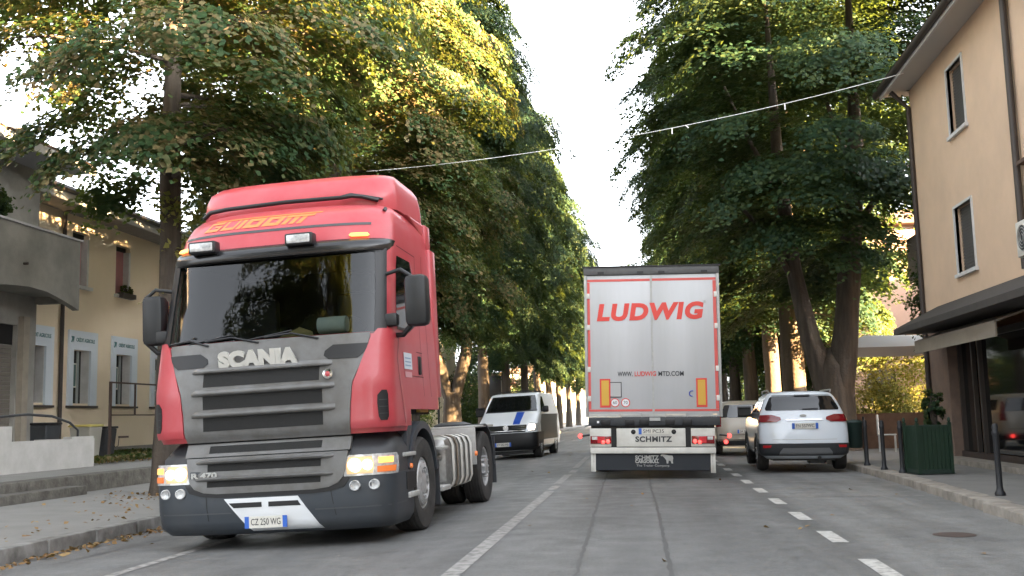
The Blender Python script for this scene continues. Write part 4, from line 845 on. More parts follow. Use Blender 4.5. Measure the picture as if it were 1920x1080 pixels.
# --- peach house on the right
H=empty('peach_house',(6.4,24,.1),label='peach rendered three storey house with shuttered windows and a shop below, on the right edge',cat='building')
def offH(o): o.location=Vector(o.location)-Vector((6.4,24,.1)); return o
hu=[(20.33,21.33,6.57,7.92),(20.4,21.5,3.80,5.12),(14.2,15.3,6.57,7.92),(14.2,15.3,3.8,5.12),(8,9.1,6.57,7.92),(8,9.1,3.8,5.12)]
offH(wallface('wall',plasterP,H,6.4,-14,24.2,3.3,8.45,hu,.2,1)); offH(wallface('side_wall',plasterP,H,24.2,6.4,18,0.05,8.45,[],.2,-1,'y')); offH(wallface('back_wall',plasterP,H,18,-14,24.2,.05,8.45,[],.2,-1)); offH(wallface('side_wall',plasterP,H,-14,6.4,18,0.05,8.45,[],.2,1,'y'))
for a,b,c,d in hu:
    w=MB()
    for k in range(int((d-c)/.06)): z=c+.06*k; w.add([(6.50,a,z),(6.50,b,z),(6.515,b,z+.054),(6.515,a,z+.054),(6.53,a,z+.002),(6.53,b,z+.002)],[(0,1,2,3)])
    w.box(6.53,6.55,a,b,c,d)
    w=offH(w.build('window',shutter,H)); MB().box(6.37,6.46,a-.05,a,c,d+.05).box(6.37,6.46,b,b+.05,c,d+.05).box(6.37,6.46,a,b,d,d+.05).build('frame',frameW,w); box('sill',frameW,w,6.33,6.5,a-.1,b+.1,c-.07,c)
offH(MB().tube([(6.32,17.75,3.4),(6.32,17.75,8.4)],.06,10).build('downpipe',gutter,H,smooth=50)); offH(MB().tube([(6.34,24.12,.1),(6.34,24.12,8.0),(5.98,24.12,8.4)],.055,10).build('downpipe',gutter,H,smooth=50))
offH(box('brick_ledge',tilem,H,6.28,6.4,16.6,17.65,5.1,5.16))
offH(MB().box(5.86,6.5,-14.4,24.6,8.42,8.46).build('soffit',mat('soffit_pale',(.42,.40,.37),.8),H)); offH(box('fascia',fascia,H,5.83,5.88,-14.4,24.6,8.36,8.52)); offH(MB().tube([(5.78,-14.4,8.50),(5.78,24.75,8.50)],.08,8).build('gutter',gutter,H,smooth=50))
# hipped roof
offH(MB().add([(5.7,24.7,8.54),(5.7,-14.6,8.54),(18.5,-14.6,8.54),(18.5,24.7,8.54),(12,18.5,12.1),(12,-8,12.1)],[(0,1,5,4),(1,2,5),(2,3,4,5),(3,0,4),(0,3,2,1)]).build('roof',tilem,H))
# ground floor: pillars, shop windows, canopy
brk=mat('pillar_stone',(.23,.16,.125),.85,var=.7,vs=4,col2=(.15,.11,.09),bump=.3)
offH(MB().box(6.4,6.85,22.75,24.2,.05,3.3).build('stone_pillar',brk,H)); offH(MB().box(6.38,6.8,16.4,17.2,.05,3.3).box(6.38,6.8,8,9,.05,3.3).box(6.38,6.8,-2,-1,.05,3.3).build('brick_pillar',brk,H))
offH(MB().box(6.55,6.6,-14,24,.05,.28).box(6.5,6.62,-14,24,2.62,3.3).build('shop_base',mat('shop_brown',(.055,.04,.035),.6),H))
for i,(y0,y1) in enumerate(((21.75,22.7),(17.25,21.4),(9.1,16.3),(-1,7.9))):
    w=offH(box('shop_window',glass_dark,H,6.66,6.68,y0,y1,.28,2.62))
    f=MB().box(6.58,6.66,y0,y0+.07,.28,2.62).box(6.58,6.66,y1-.07,y1,.28,2.62).box(6.58,6.66,y0+.07,y1-.07,2.5,2.62)
    if i==1: f.box(6.58,6.66,18.1,18.17,.28,2.5)
    f.build('window_frame',mat('frame_bronze',(.06,.05,.045),.5,metal=.3) if i==0 else bpy.data.materials['frame_bronze'],w)
offH(box('entrance_step',stone,H,6.05,6.5,-14,24.2,.0,.17))
offH(MB().prism([(6.42,3.34),(5.46,2.86),(5.46,2.74),(6.42,2.76)],-14,23.2).build('canopy',mat('canopy_dark',(.05,.045,.042),.75,var=.5,vs=5),H)); 
aw=offH(MB().prism([(6.3,2.72),(5.75,2.54),(5.72,2.56),(6.3,2.76)],17.6,22.6).prism([(5.75,2.56),(5.72,2.56),(5.72,2.30),(5.75,2.30)],17.6,22.6).build('awning',mat('awning_beige',(.30,.26,.21),.85,var=.4,vs=2),H))
# air conditioner on the wall
ac=empty('air_conditioner',(6.2,16.75,3.50),label='white air conditioning unit with round fan, fixed to the peach wall',cat='air conditioner')
MB().box(-.19,.17,-.42,.42,0,.56,.02).build('casing',M_['dirtywhite'],ac,smooth=30)
fg=MB(); fg.lathe([(.20,0),(.20,-.012),(.002,-.012)],'x',(-.19,.12,.28),24); fg=fg.build('fan',M_['darkplastic'],ac,smooth=40)
g_=MB()
for r_ in(.06,.11,.16,.205): g_.tube([(-.208,.12+r_*math.cos(t*PI/12),.28+r_*math.sin(t*PI/12)) for t in range(25)],.005,4,False)
g_.build('fan_grille',M_['ltgrey'],fg); MB().box(-.1,.2,-.3,-.27,-.06,0).box(-.1,.2,.3,.33,-.06,0).build('bracket',gutter,ac)
# --- buildings beyond on the right
K=empty('pink_building',(13,50,.1),label='sunlit pink block with a grey balcony, behind the gazebo on the right',cat='building')
def offK(o): o.location=Vector(o.location)-Vector((13,50,.1)); return o
pw=[(9.6,10.8,1.5,3.),(12.2,13.6,1.5,3.),(9.6,10.8,6.3,7.7),(12.2,13.6,5.3,7)]
offK(wallface('wall',plasterPink,K,46,8.9,24,.05,9.,pw,.25,1,'y')); offK(wallface('side_wall',plasterPink,K,8.9,46,60,.05,9.,[],.2,1))
for a,b,c,d in pw: offK(box('window',shutter,K,a,b,46.2,46.24,c,d))
offK(MB().add([(8.3,45.4,9.0),(24,45.4,9.0),(24,61,9.0),(8.3,61,9.0),(13,53,11),(20,53,11)],[(0,1,5,4),(1,2,5),(2,3,4,5),(3,0,4),(0,3,2,1)]).build('roof',tilem,K))
balm=mat('balcony_grey',(.36,.33,.31),.8,var=.4,vs=2)
G2=empty('terrace_house',(9,31,.1),label='house with a pale balcony parapet jutting out behind the corner of the peach house',cat='building')
def offG(o): o.location=Vector(o.location)-Vector((9,31,.1)); return o
offG(MB().box(7.55,12.5,28.2,28.35,4.75,5.85).box(7.55,7.7,28.35,29.9,4.75,5.85).box(7.55,12.5,28.35,29.9,4.65,4.8).build('balcony_parapet',balm,G2))
offG(MB().box(9.4,12.8,28.36,29.7,.05,8.).build('wall',plasterPink,G2)); offG(MB().box(9.0,13.,28.0,29.9,8.,8.25).build('roof',tilem,G2)); offG(box('balcony_column',balm,G2,8.0,8.25,28.4,28.65,.05,4.65))
# gazebo
Z=empty('gazebo',(7.2,31.5,.1),label='low gazebo with a pale shallow roof beside the peach house, behind the car park hedge',cat='gazebo')
def offZ(o): o.location=Vector(o.location)-Vector((7.2,31.5,.1)); return o
offZ(MB().add([(5.75,29.8,2.86),(8.9,29.8,2.80),(8.9,33,2.8),(5.75,33,2.86),(6.5,31.2,3.30),(8.2,31.2,3.26)],[(0,1,5,4),(1,2,5),(2,3,4,5),(3,0,4)]).build('roof_sheet',mat('canvas_pale',(.55,.56,.58),.7),Z))
offZ(MB().box(5.73,8.92,29.76,29.81,2.60,2.87).box(5.70,5.75,29.8,33,2.60,2.87).build('valance',mat('canvas_taupe',(.30,.27,.24),.8),Z))
offZ(MB().tube([(5.85,29.95,.1),(5.85,29.95,2.65)],.05,8).tube([(8.8,29.95,.1),(8.8,29.95,2.65)],.05,8).tube([(5.85,32.9,.1),(5.85,32.9,2.65)],.05,8).tube([(8.8,32.9,.1),(8.8,32.9,2.65)],.05,8).tube([(6.9,29.95,.1),(6.9,29.95,2.65)],.05,8).build('posts',gutter,Z))
bw=MB().box(5.9,9.6,30.4,30.6,.05,1.05); tag(bw.build('garden_wall',mat('brown_brick',(.17,.10,.065),.9,var=.7,vs=6,bump=.3),None),'low brown garden wall under the sunlit bush','wall')
# rows added at the right, largely unseen, to keep sun off the street
for nm,lb_,y0,y1 in (('shade_row_near','long low tiled building added out of view to shade the road',-28,18),('shade_row_mid','two storey tiled block added out of view to shade the road farther up',34,61),('shade_row_far','long tiled house added behind the right trees to shade the far avenue',68,170)):
    gg=empty(nm,(24,0,.1),label=lb_,cat='building')
    hh=4.5 if y0<0 else 8.; MB().box(-1.5,6,y0,y1,0,hh).build('wall',plasterY,gg); MB().prism([(-2.1,hh),(6.6,hh),(2.2,hh+1.5)],y0-.5,y1+.5).build('roof',tilem,gg)
    for k in range(5): box('garage_door',shutter,gg,-1.53,-1.49,y0+3+9*k,y0+6.5+9*k,0,2.8)
ab=empty('shade_block_tall',(36,-6,.1),label='tall thin block added outside the frame to shade the lower tree crowns',cat='building')  # unseen tall block, added to set the shadow line on the crowns
MB().box(-6,-2,-26,16,0,14.3).box(-6,-2,16.01,23,0,17.).build('wall',plasterP,ab); MB().box(-6.6,-1.6,-26.6,15.9,14.31,14.6).box(-6.3,-1.7,15.9,23,17.01,17.3).build('roof',tilem,ab)
for j in range(4):
    for k in range(8): box('window',shutter,ab,-6.03,-5.98,-23+5.8*k,-21.6+5.8*k,1.2+3.2*j,2.8+3.2*j)
# left, far: sunlit house and wall glimpsed between the trunks
F=empty('distant_house',(-16,66,.3),label='pale house with red tiled roof glimpsed between the left trunks above the van',cat='building')
MB().box(-6,3,-7,7,0,6.5).build('wall',mat('plaster_cream',(.62,.55,.42),.9,var=.3),F); MB().add([(-6.6,-7.6,6.5),(3.6,-7.6,6.5),(3.6,7.6,6.5),(-6.6,7.6,6.5),(-1.5,-2,8.6),(-1.5,2,8.6)],[(0,1,4),(1,2,5,4),(2,3,5),(3,0,4,5),(0,3,2,1)]).build('roof',mat('tile_red',(.32,.10,.06),.85,var=.6,vs=5),F)
for y in(-5,-1.5,2): 
    w=box('window',glassw,F,2.99,3.02,y,y+1.2,3.4,5.0); box('frame',frameW,w,2.995,3.05,y-.08,y+1.28,3.3,3.4)
F2=empty('distant_shop',(-17,92,.3),label='low pink roadside building far down the left pavement',cat='building')
MB().box(-5,5,-10,10,0,4).build('wall',plasterPink,F2); MB().box(-5.5,5.5,-10.5,10.5,4,4.4).build('roof',tilem,F2)
F3=empty('end_house',(-10,190,.0),label='pale tall house closing the far end of the avenue',cat='building')
MB().box(-14,14,-6,6,0,9).build('wall',bpy.data.materials['plaster_cream'],F3); MB().prism([(-15,9),(15,9),(0,13)],-7,7).build('roof',tilem,F3)
for k in range(4): box('window',shutter,F3,-12+6*k,-10.5+6*k,-6.05,-5.99,4.5,6.3)
# ------------------------------------------------------------------ street things, left
wl=empty('low_white_wall',(-12.3,20,.35),label='low whitewashed wall in front of the roller shutter',cat='wall')
ww=mat('whitewash',(.48,.47,.45),.9,var=.6,vs=2.5,col2=(.34,.33,.30),bump=.3)
MB().box(-.12,.12,-.9,2.2,-.1,.61).box(-.12,.12,-12,-.9,-.1,.91).box(-1.2,-.12,2.0,2.2,-.1,.61).build('wall',ww,wl)
MB().box(-.10,.10,1.3,2.2,.61,.66).build('end_block',ww,wl)
hr_=[(-12.55,15.5,1.05),(-12.55,18.0,1.33),(-12.55,19.2,1.45),(-12.55,20.2,1.50),(-12.55,21.1,1.46),(-12.55,21.8,1.32),(-12.55,22.15,1.15),(-12.55,22.15,.42)]
o=MB().tube(hr_,.028,8).tube([(-12.55,18.6,.42),(-12.55,18.6,1.39)],.02,6).build('handrail',M_['darkplastic'],None,smooth=50); tag(o,'curved dark metal handrail rising behind the low white wall','handrail')
def bin_(x,y,z,m,lidm,label,w=.27,h=.86,name='wheelie_bin'):
    e=empty(name,(x,y,z),(0,0,R(85)),label,'bin','bins by the ochre building')
    b=MB(); b.add([(-w*.85,-w*.85,.05),(w*.85,-w*.85,.05),(w*.85,w*.85,.05),(-w*.85,w*.85,.05),(-w,-w*1.1,h),(w,-w*1.1,h),(w,w*1.1,h),(-w,w*1.1,h)],[(0,1,2,3),(4,5,6,7),(0,1,5,4),(1,2,6,5),(2,3,7,6),(3,0,4,7)]); b.build('body',m,e,bev=.03)
    MB().box(-w*1.06,w*1.06,-w*1.2,w*1.15,h,h+.06,.02).tube([(-w,w*1.2,h+.02),(w,w*1.2,h+.02)],.018,6).build('lid',lidm,e,smooth=35)
    for s in(-1,1): MB().lathe([(.09,-.025*s),(.09,.025*s),(.002,.03*s)],'x',(s*w*.85,w*.9,.09),14).build('wheel',M_['tyre'],e,smooth=40)
bin_(-14,25.1,.36,mat('bin_beige',(.30,.29,.25),.6),mat('lid_yellow',(.50,.42,.12),.5),'grey wheelie bin with yellow lid beside the dark downpipe')
bin_(-14,25.85,.36,M_['darkplastic'],M_['black'],'black wheelie bin to the right of the yellow lidded bin',h=.8)
bin_(-13.85,22.9,.38,M_['darkplastic'],M_['black'],'black wheelie bin half hidden behind the low white wall',h=.9)
gt=empty('gate_frame',(-13.5,25.35,.36),label='thin rusty metal gate frame standing open in front of the ochre wall',cat='gate')
rust=mat('rusty_steel',(.09,.06,.05),.7,var=.7,vs=10)
MB().box(-.03,.03,-.03,.03,0,2.0).build('post',rust,gt); MB().box(-.02,.02,.0,2.6,1.96,2.0).box(-.02,.02,.0,2.6,1.13,1.16).box(-.02,.02,1.3,1.34,1.16,1.96).box(-.02,.02,2.56,2.6,0,1.96).build('leaf',rust,gt)
MB().tube([(0,.06,1.1),(0,.10,.5),(0,.3,.32),(0,.45,.35),(0,.5,.6)],.012,6).build('cable',gutter,gt); box('bracket',rust,gt,-.03,.03,.5,.95,.55,.6)
# ------------------------------------------------------------------ street things, right
def bollard(x,y,label):
    e=empty('bollard',(x,y,.075),label=label,cat='bollard',group='iron bollards along the right pavement')
    MB().lathe([(.065,0),(.065,.03),(.045,.06),(.038,.10),(.036,.74),(.045,.76),(.045,.79),(.034,.81),(.042,.85),(.03,.89),(.002,.90)],'z',(0,0,0),16).build('post',mat('bollard_iron',(.018,.019,.022),.5) if 'bollard_iron' not in bpy.data.materials else bpy.data.materials['bollard_iron'],e,smooth=40)
bollard(4.42,13.9,'dark iron bollard nearest the viewer, alone in front of the shop window')
bollard(4.42,18.85,'dark iron bollard just left of the green planter box')
bollard(4.36,19.95,'dark iron bollard between the planter bollard and the hanging litter bin')
bollard(4.38,21.5,'dark iron bollard that carries the litter bin beside the parked car')
lbn=empty('litter_bin',(4.36,22.0,.08),label='small dark green litter bin on a post behind the white car',cat='bin')
MB().lathe([(.13,.32),(.16,.36),(.17,.82),(.18,.84),(.15,.88),(.002,.89)],'z',(-.06,.2,0),18).build('body',mat('bin_green',(.012,.03,.025),.5),lbn,smooth=40); MB().tube([(.14,.2,0),(.14,.2,.95)],.025,8).build('post',M_['black'],lbn)
pb=empty('planter_box',(4.80,18.6,.085),(0,0,R(8)),'tall green wooden planter box with finial posts on the right pavement','planter'); pb.scale=(.74,.74,1.06)
gm=mat('planter_green',(.008,.030,.014),.6,var=.5,vs=6,col2=(.006,.020,.010))
b=MB()
for k in range(7): x=-.33+.095*k; b.box(x,x+.088,-.37,-.35,.06,.74); b.box(x,x+.088,.35,.37,.06,.74)
for k in range(7): y=-.33+.095*k; b.box(-.37,-.35,y,y+.088,.06,.74); b.box(.35,.37,y,y+.088,.06,.74)
b.build('panel',gm,pb); MB().box(-.39,.39,-.39,.39,.0,.07).box(-.36,.36,-.36,.36,.72,.76).build('base',mat('planter_dark',(.014,.03,.022),.6),pb)
for sx in(-1,1):
    for sy in(-1,1): MB().box(sx*.37-.035,sx*.37+.035,sy*.37-.035,sy*.37+.035,0,.80).lathe([(.02,.80),(.04,.83),(.03,.87),(.002,.885)],'z',(sx*.37,sy*.37,0),10).build('corner_post',gm,pb)
ch=empty('garden_chair',(6.2,27.8,.08),(0,0,R(75)),'pale plastic garden chair left by the garden wall','chair')
MB().box(-.23,.23,-.22,.22,.42,.45,.01).build('seat',M_['ltgrey'],ch,smooth=30); MB().box(-.22,.22,.19,.23,.45,.95,.015).build('backrest',M_['ltgrey'],ch,smooth=30)
for sx in(-.2,.2):
    for sy in(-.19,.19): MB().box(sx-.018,sx+.018,sy-.018,sy+.018,0,.42).build('leg',M_['ltgrey'],ch)
# overhead wire
wr=[]
for i in range(41):
    t=i/40; a=Vector((-6.5,24.5,7.3)); b=Vector((5.9,22.6,8.35)); p=a.lerp(b,t); p.z-=.55*4*t*(1-t)*.55; wr.append(tuple(p))
wm=MB().tube(wr,.007,5)
for i in(24,25,32): x,y,z=wr[i]; wm.tube([(x,y,z),(x+.06*(i==25),y,z-(.14 if i!=25 else .06))],.014,5)
tag(wm.build('overhead_cable',mat('cable_grey',(.75,.74,.72),.6),None),'pale overhead cable slung across the road to the peach house eave','cable')
# signal post far left
sg_=empty('traffic_signal',(-8.4,60,.0),label='dark signal post with small head beyond the van',cat='traffic light')
MB().tube([(0,0,0),(0,0,3.4)],.06,8).build('post',M_['black'],sg_); MB().box(-.4,.4,-.15,.15,2.4,3.6,.03).build('head',M_['black'],sg_,smooth=30)
rl_=empty('signal_light',(-7.05,36,.0),label='small lit orange-red lamp on a thin post beside the lorry cab',cat='traffic light')
MB().tube([(0,.1,-.02),(0,.1,3.2)],.04,8).build('post',M_['black'],rl_); MB().lathe([(.09,0),(.07,-.06),(.002,-.07)],'y',(0,0,3.15),14).build('lens',M_['redlit'],rl_); 
# ------------------------------------------------------------------ trees
RG=np.random.default_rng(11)
def leaves(cen,nrm,size,rg):
    """one folded leaf (two triangles as a kite) per centre"""
    n=len(cen); nrm=nrm/np.linalg.norm(nrm,axis=1,keepdims=True)
    a=rg.normal(size=(n,3)); a-= (a*nrm).sum(1,keepdims=True)*nrm; a/=np.linalg.norm(a,axis=1,keepdims=True); b=np.cross(nrm,a)
    s=(size*rg.uniform(.7,1.25,n))[:,None]
    v0=cen-a*s*.5; v2=cen+a*s*.55; fold=nrm*s*.10
    v1=cen+b*s*.40-a*s*.10+fold; v3=cen-b*s*.40-a*s*.10+fold
    V=np.stack([v0,v1,v2,v3],1).reshape(-1,3); F=np.arange(4*n).reshape(-1,4); return V,F
def crown(seed,z0,z1,R0,nb,per,lp,size,prof=None,flat=1.):
    rg=np.random.default_rng(seed); cs=[];ns=[]; limbs=[]
    prof=prof or ([0,.12,.35,.6,.85,1],[.55,.85,1,.93,.6,.22])
    lump=[(rg.uniform(0,2*PI),rg.uniform(0,1),rg.uniform(.10,.22)) for _ in range(14)]
    for i in range(nb):
        u=(i+rg.uniform(0,1))/nb; u=u**.92; h=z0+(z1-z0)*u; az=rg.uniform(0,2*PI)
        r=R0*np.interp(u,*prof)*rg.uniform(.82,1.06)
        for la,lu,lr in lump:
            d=abs((az-la+PI)%(2*PI)-PI)/.6; e=abs(u-lu)/.08; r*=1+ (lr*math.exp(-d*d-e*e))
        L=r; up=rg.uniform(.10,.5)*(1 if u>.2 else .4); dr=rg.uniform(.35,.75)
        d=np.array([math.cos(az),math.sin(az),0]); side=np.array([-d[1],d[0],0])
        P=lambda s: np.array([0,0,h])+d*L*s+np.array([0,0,1])*L*(up*s-dr*s*s)*.8
        if i%4==0: limbs.append([tuple(P(s)-np.array([0,0,L*.25*(1-s)])) for s in (0.02,.3,.6,.85)])
        tb=rg.uniform(-.15,.35)
        for k in range(per):
            s=1-.66*rg.uniform(0,1)**1.4; lat=rg.uniform(-1,1)*.27*L*(.35+s*(1.25-s)*1.6)
            c=P(s)+side*lat+np.array([0,0,rg.normal()*.05]); c-=np.array([0,0,abs(lat)*.30+.12*math.sin(k*2.4)**2])
            # a spray: a flat drooping fan of leaves
            tilt=tb+.9*s*s; nn=np.array([0,0,1.])*math.cos(tilt)+d*math.sin(tilt)+side*(lat*.5+rg.normal()*.12)
            nn/=np.linalg.norm(nn); a=np.cross(nn,side); a/=np.linalg.norm(a); b=np.cross(nn,a)
            m=int(lp*rg.uniform(.7,1.3)); ra=rg.uniform(.26,.42)
            q=rg.normal(size=(m,2))*np.array([ra*.75,ra*.5]); rr=(q**2).sum(1)
            cc=c+a*q[:,:1]+b*q[:,1:]-nn*(rr[:,None]*.35)+rg.normal(size=(m,3))*.035
            cs.append(cc); ns.append(nn+rg.normal(size=(m,3))*.24)
    V,F=leaves(np.concatenate(cs),np.concatenate(ns),size,rg); return V,F,limbs
bark=mat('bark',(.085,.068,.052),.95,var=1,vs=7,col2=(.035,.028,.022),bump=1.,bs=14,streak=True)
bark.node_tree.nodes['Noise Texture'].inputs['Scale'].default_value=7
barkSun=mat('bark_sunlit',(.085,.062,.042),.95,var=1,vs=6,col2=(.05,.038,.028),bump=1.,bs=12,streak=True)  # bark copy for the sunlit trunks, sunlight put into its tone
def wob(pts,rg,a): return [tuple(np.array(p)+rg.normal(size=3)*a*np.array([1,1,0])) for p in pts]
def trunkmesh(mb,pts,rs,n=14,seed=0,rough=.08):
    rg=np.random.default_rng(seed); k0=len(mb.v); P=[];Rr=[]
    for i in range(len(pts)-1):
        m=max(2,int(abs(pts[i+1][2]-pts[i][2])/.35))
        for j in range(m): t=j/m; P.append(np.array(pts[i])*(1-t)+np.array(pts[i+1])*t); Rr.append(rs[i]*(1-t)+rs[i+1]*t)
    P.append(np.array(pts[-1])); Rr.append(rs[-1]); mb.tube([tuple(p) for p in P],Rr,n)
    ph=rg.uniform(0,6,6)
    for i in range(k0,len(mb.v)):
        ring=(i-k0)//n; j=(i-k0)%n
        if ring>=len(P): break
        c=P[ring]; t=2*PI*j/n; f=1+rough*(math.sin(3*t+ph[0]+ring*.15)+.7*math.sin(5*t+ph[1]-ring*.23)+.5*math.sin(ring*.8+ph[2]))
        v=np.array(mb.v[i]); mb.v[i]=tuple(c+(v-c)*f)
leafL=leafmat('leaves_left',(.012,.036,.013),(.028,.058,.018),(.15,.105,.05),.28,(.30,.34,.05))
leafDark=leafmat('leaves_dark',(.006,.020,.012),(.012,.035,.016),(.045,.065,.024),.26,(.26,.34,.05))
variants=[]
for i,(sd,kw) in enumerate(((21,dict(z0=3.7,z1=17.5,R0=4.1,nb=150,per=23,lp=58,size=.11)),(22,dict(z0=4.0,z1=18.5,R0=4.2,nb=190,per=21,lp=56,size=.108)),(23,dict(z0=4.2,z1=17.8,R0=4.3,nb=190,per=21,lp=56,size=.108)))):
    variants.append(crown(sd,**kw))
LM=[]
for V,F,l_ in variants:
    mb=MB()
    for l in l_: mb.tube(l,[.055,.042,.026,.010],5)
    o_=mb.build('limbs',bark,None,smooth=60); LM.append(o_.data); bpy.data.objects.remove(o_)
CM=[fastmesh('crown',V,F,leafL) for V,F,_ in variants]; CL=leafL; CR=leafDark
def trunkobj(parent,v,rb,m,seed,fork=None,top=14,zl=0):
    mb=MB()
    if fork: 
        for pts,rs in fork: trunkmesh(mb,pts,rs,22,seed,.06)
    else: trunkmesh(mb,[(0,0,-.3),(0,0,.25),(.03,.02,2.5),(-.04,.03,6),(.06,-.03,10),(0,0,top)],[rb*1.45,rb*1.1,rb*.92,rb*.75,rb*.5,rb*.12],14,seed)
    return mb.build('trunk',m,parent,smooth=60)
def tree(x,y,z,v,rot,sc,label,leafset,m,rb,group,fork=None,seed=0,dz=0.):
    e=empty('lime_tree',(x,y,z),label=label,cat='tree',group=group)
    o=link('crown',CM[v],e); o.material_slots[0].link='OBJECT'; o.material_slots[0].material=leafset; o.location.z=dz; o.rotation_euler=(0,0,rot); o.scale=sc
    t=trunkobj(e,v,rb,m,seed,fork)
    if fork: return e
    lm=link('limbs',LM[v],e); lm.rotation_euler=(0,0,rot); lm.scale=sc; lm.location.z=dz
    return e
gL='lime trees lining the left pavement'; gR='lime trees lining the right pavement'
left=[(-8.35,17.7,'nearest lime tree of the left row, its bare trunk rising behind the red lorry',.235),
 (-7.9,26.3,'second lime tree of the left row, right behind the lorry cab',.3),(-7.8,35,'third lime tree of the left row, just right of the lorry roof',.3),
 (-8.0,44,'dark forked trunk lime tree of the left row directly left of the van',.34),(-8.0,53,'lime tree of the left row just behind the van roof',.3),(-8.0,62,'lime tree of the left row right of the dark signal post',.3),
 (-7.9,71,'lime tree of the left row seventh from the viewer',.3),(-7.9,80,'lime tree of the left row eighth from the viewer',.3),(-7.9,90,'lime tree of the left row ninth from the viewer',.3),(-7.9,101,'lime tree of the left row tenth from the viewer',.3),(-7.8,113,'lime tree of the left row eleventh from the viewer',.3),(-7.6,127,'last lime tree of the left row, at the far end of the avenue',.3)]
for i,(x,y,lb,rb) in enumerate(left):
    fork=None
    if i==3: fork=[([(0,0,-.3),(0,0,.3),(0,0,2.3)],[.55,.42,.34]),([(-.1,0,2.1),(-.7,0,4),(-1.2,.1,8)],[.28,.24,.12]),([(.12,0,2.1),(.65,0,4),(1.0,0,9),(.9,0,14)],[.27,.24,.15,.04])]
    tree(x,y,.0,(i+1)%3 if i else 0,1.1+i*2.3,((1.06 if i==0 else (1. if i<3 else .92 if i<6 else .84)),1,(1.0 if i<2 else 1.12 if i==2 else 1.27)),lb,CL if i<3 else CR,bark,rb,gL,fork,i,2.4 if i==0 else .5)  # far left trees take the darker leaves to stand for shade
# right row
fk=[([(0,0,-.2),(0,0,.3),(0,0,1.5),(.0,0,2.3),(-.02,0,2.8)],[.70,.56,.50,.44,.08]),([(-.16,0,1.2),(-.28,0,2.1),(-.55,0,3.1),(-.85,.1,5),(-1.1,.1,8),(-1.2,.2,13)],[.30,.32,.27,.22,.17,.05]),([(.12,0,1.2),(.22,0,2.1),(.42,0,3.2),(.72,0,5.5),(1.05,0,8),(1.1,0,14)],[.34,.38,.34,.30,.22,.05]),([(-.8,.1,4.6),(-1.6,-.3,6),(-2.8,-.6,7.4)],[.09,.07,.03]),([(.8,0,6),(1.8,-.4,7.4),(3.0,-.8,8.2)],[.10,.07,.03]),([(1.0,0,7.6),(.3,-.6,9.2),(-.2,-1.2,10.8)],[.09,.06,.03]),([(-1.05,.1,7),(-1.9,.4,9),(-2.6,.6,11)],[.09,.06,.03])]
right=[(5.25,29.6,'massive forked lime tree rising directly behind the white parked car',fk,bark,.5),
 (5.3,37.2,'lime tree with thick sunlit trunk left of the massive forked tree',None,barkSun,.42),
 (5.3,43.2,'lime tree with slim sunlit leaning trunk, beside the trailer',None,barkSun,.34),
 (5.2,51,'dark lime tree of the right row fourth from the viewer',None,bark,.33),(5.2,59,'dark lime tree of the right row fifth from the viewer',None,bark,.33),(5.2,68,'dark lime tree of the right row sixth from the viewer',None,bark,.33),
 (5.2,78,'dark lime tree of the right row seventh from the viewer',None,bark,.33),(5.2,89,'dark lime tree of the right row eighth from the viewer',None,bark,.33),(5.1,101,'dark lime tree of the right row ninth from the viewer',None,bark,.33),(5.0,114,'farthest lime tree of the right row, over the trailer roof',None,bark,.33)]
for i,(x,y,lb,fork,bm_,rb) in enumerate(right):
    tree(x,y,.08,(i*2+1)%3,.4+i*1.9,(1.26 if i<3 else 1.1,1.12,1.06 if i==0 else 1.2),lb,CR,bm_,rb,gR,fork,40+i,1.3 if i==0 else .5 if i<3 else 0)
# the avenue goes on behind the viewer (it is what the windscreens mirror)
back=[(-8.2,-2,1),(-8.1,-12,2),(-8,-23,0),(-8,-35,1),(-8,-48,2)]
for i,(x,y,v) in enumerate(back):
    e=tree(x,y,.0,v,.7+i*1.3,(1,1,1),('lime tree of the left row just behind the viewer','lime tree of the left row, second behind the viewer','lime tree of the left row, third behind the viewer','lime tree of the left row, fourth behind the viewer','lime tree of the left row, fifth behind the viewer')[i],CL,bark,.3,gL,None,70+i,0)
for i,(x,y,v) in enumerate([(5.4,-26,0),(5.3,-36,1),(5.3,-47,2)]):
    tree(x,y,.08,v,.3+i*1.7,(1.1,1,1),('lime tree of the right row, nearest behind the viewer','lime tree of the right row, second behind the viewer','lime tree of the right row, third behind the viewer')[i],CR,bark,.3,gR,None,80+i)
# shrubs and hedges
def shrub(name,x,y,z,rx,ry,h,n,size,leaf,label,cat='shrub',seed=1,group=None,kind=None):
    rg=np.random.default_rng(seed); m=n//30
    c=rg.normal(size=(m,3)); c/=np.linalg.norm(c,axis=1,keepdims=True); c*=rg.uniform(.45,1.05,(m,1))**.6; c=c*np.array([rx,ry,h/2])+np.array([0,0,h/2])
    nn=c-np.array([0,0,h*.3]); nn/=np.linalg.norm(nn,axis=1,keepdims=True)
    C_=(c[:,None,:]+rg.normal(size=(m,30,3))*min(rx,h)*.12).reshape(-1,3); Nn=(nn[:,None,:]+rg.normal(size=(m,30,3))*.6+np.array([0,0,.4])).reshape(-1,3)
    V,F=leaves(C_,Nn,size,rg); e=empty(name,(x,y,z),label=label,cat=cat,group=group)
    link('foliage',fastmesh('foliage',V,F,leaf),e)
    st=MB()
    for k in range(6): a=k*1.05; st.tube([(0,0,0),(rx*.3*math.cos(a),ry*.3*math.sin(a),h*.4),(rx*.7*math.cos(a),ry*.7*math.sin(a),h*.75)],[.03,.02,.008],5)
    st.build('stems',bark,e); return e
leafY=leafmat('leaves_sun_yellow',(.05,.09,.02),(.15,.17,.04),(.30,.27,.09),.42,(.48,.44,.12))  # low sun on the bushes is put into this yellow leaf colour
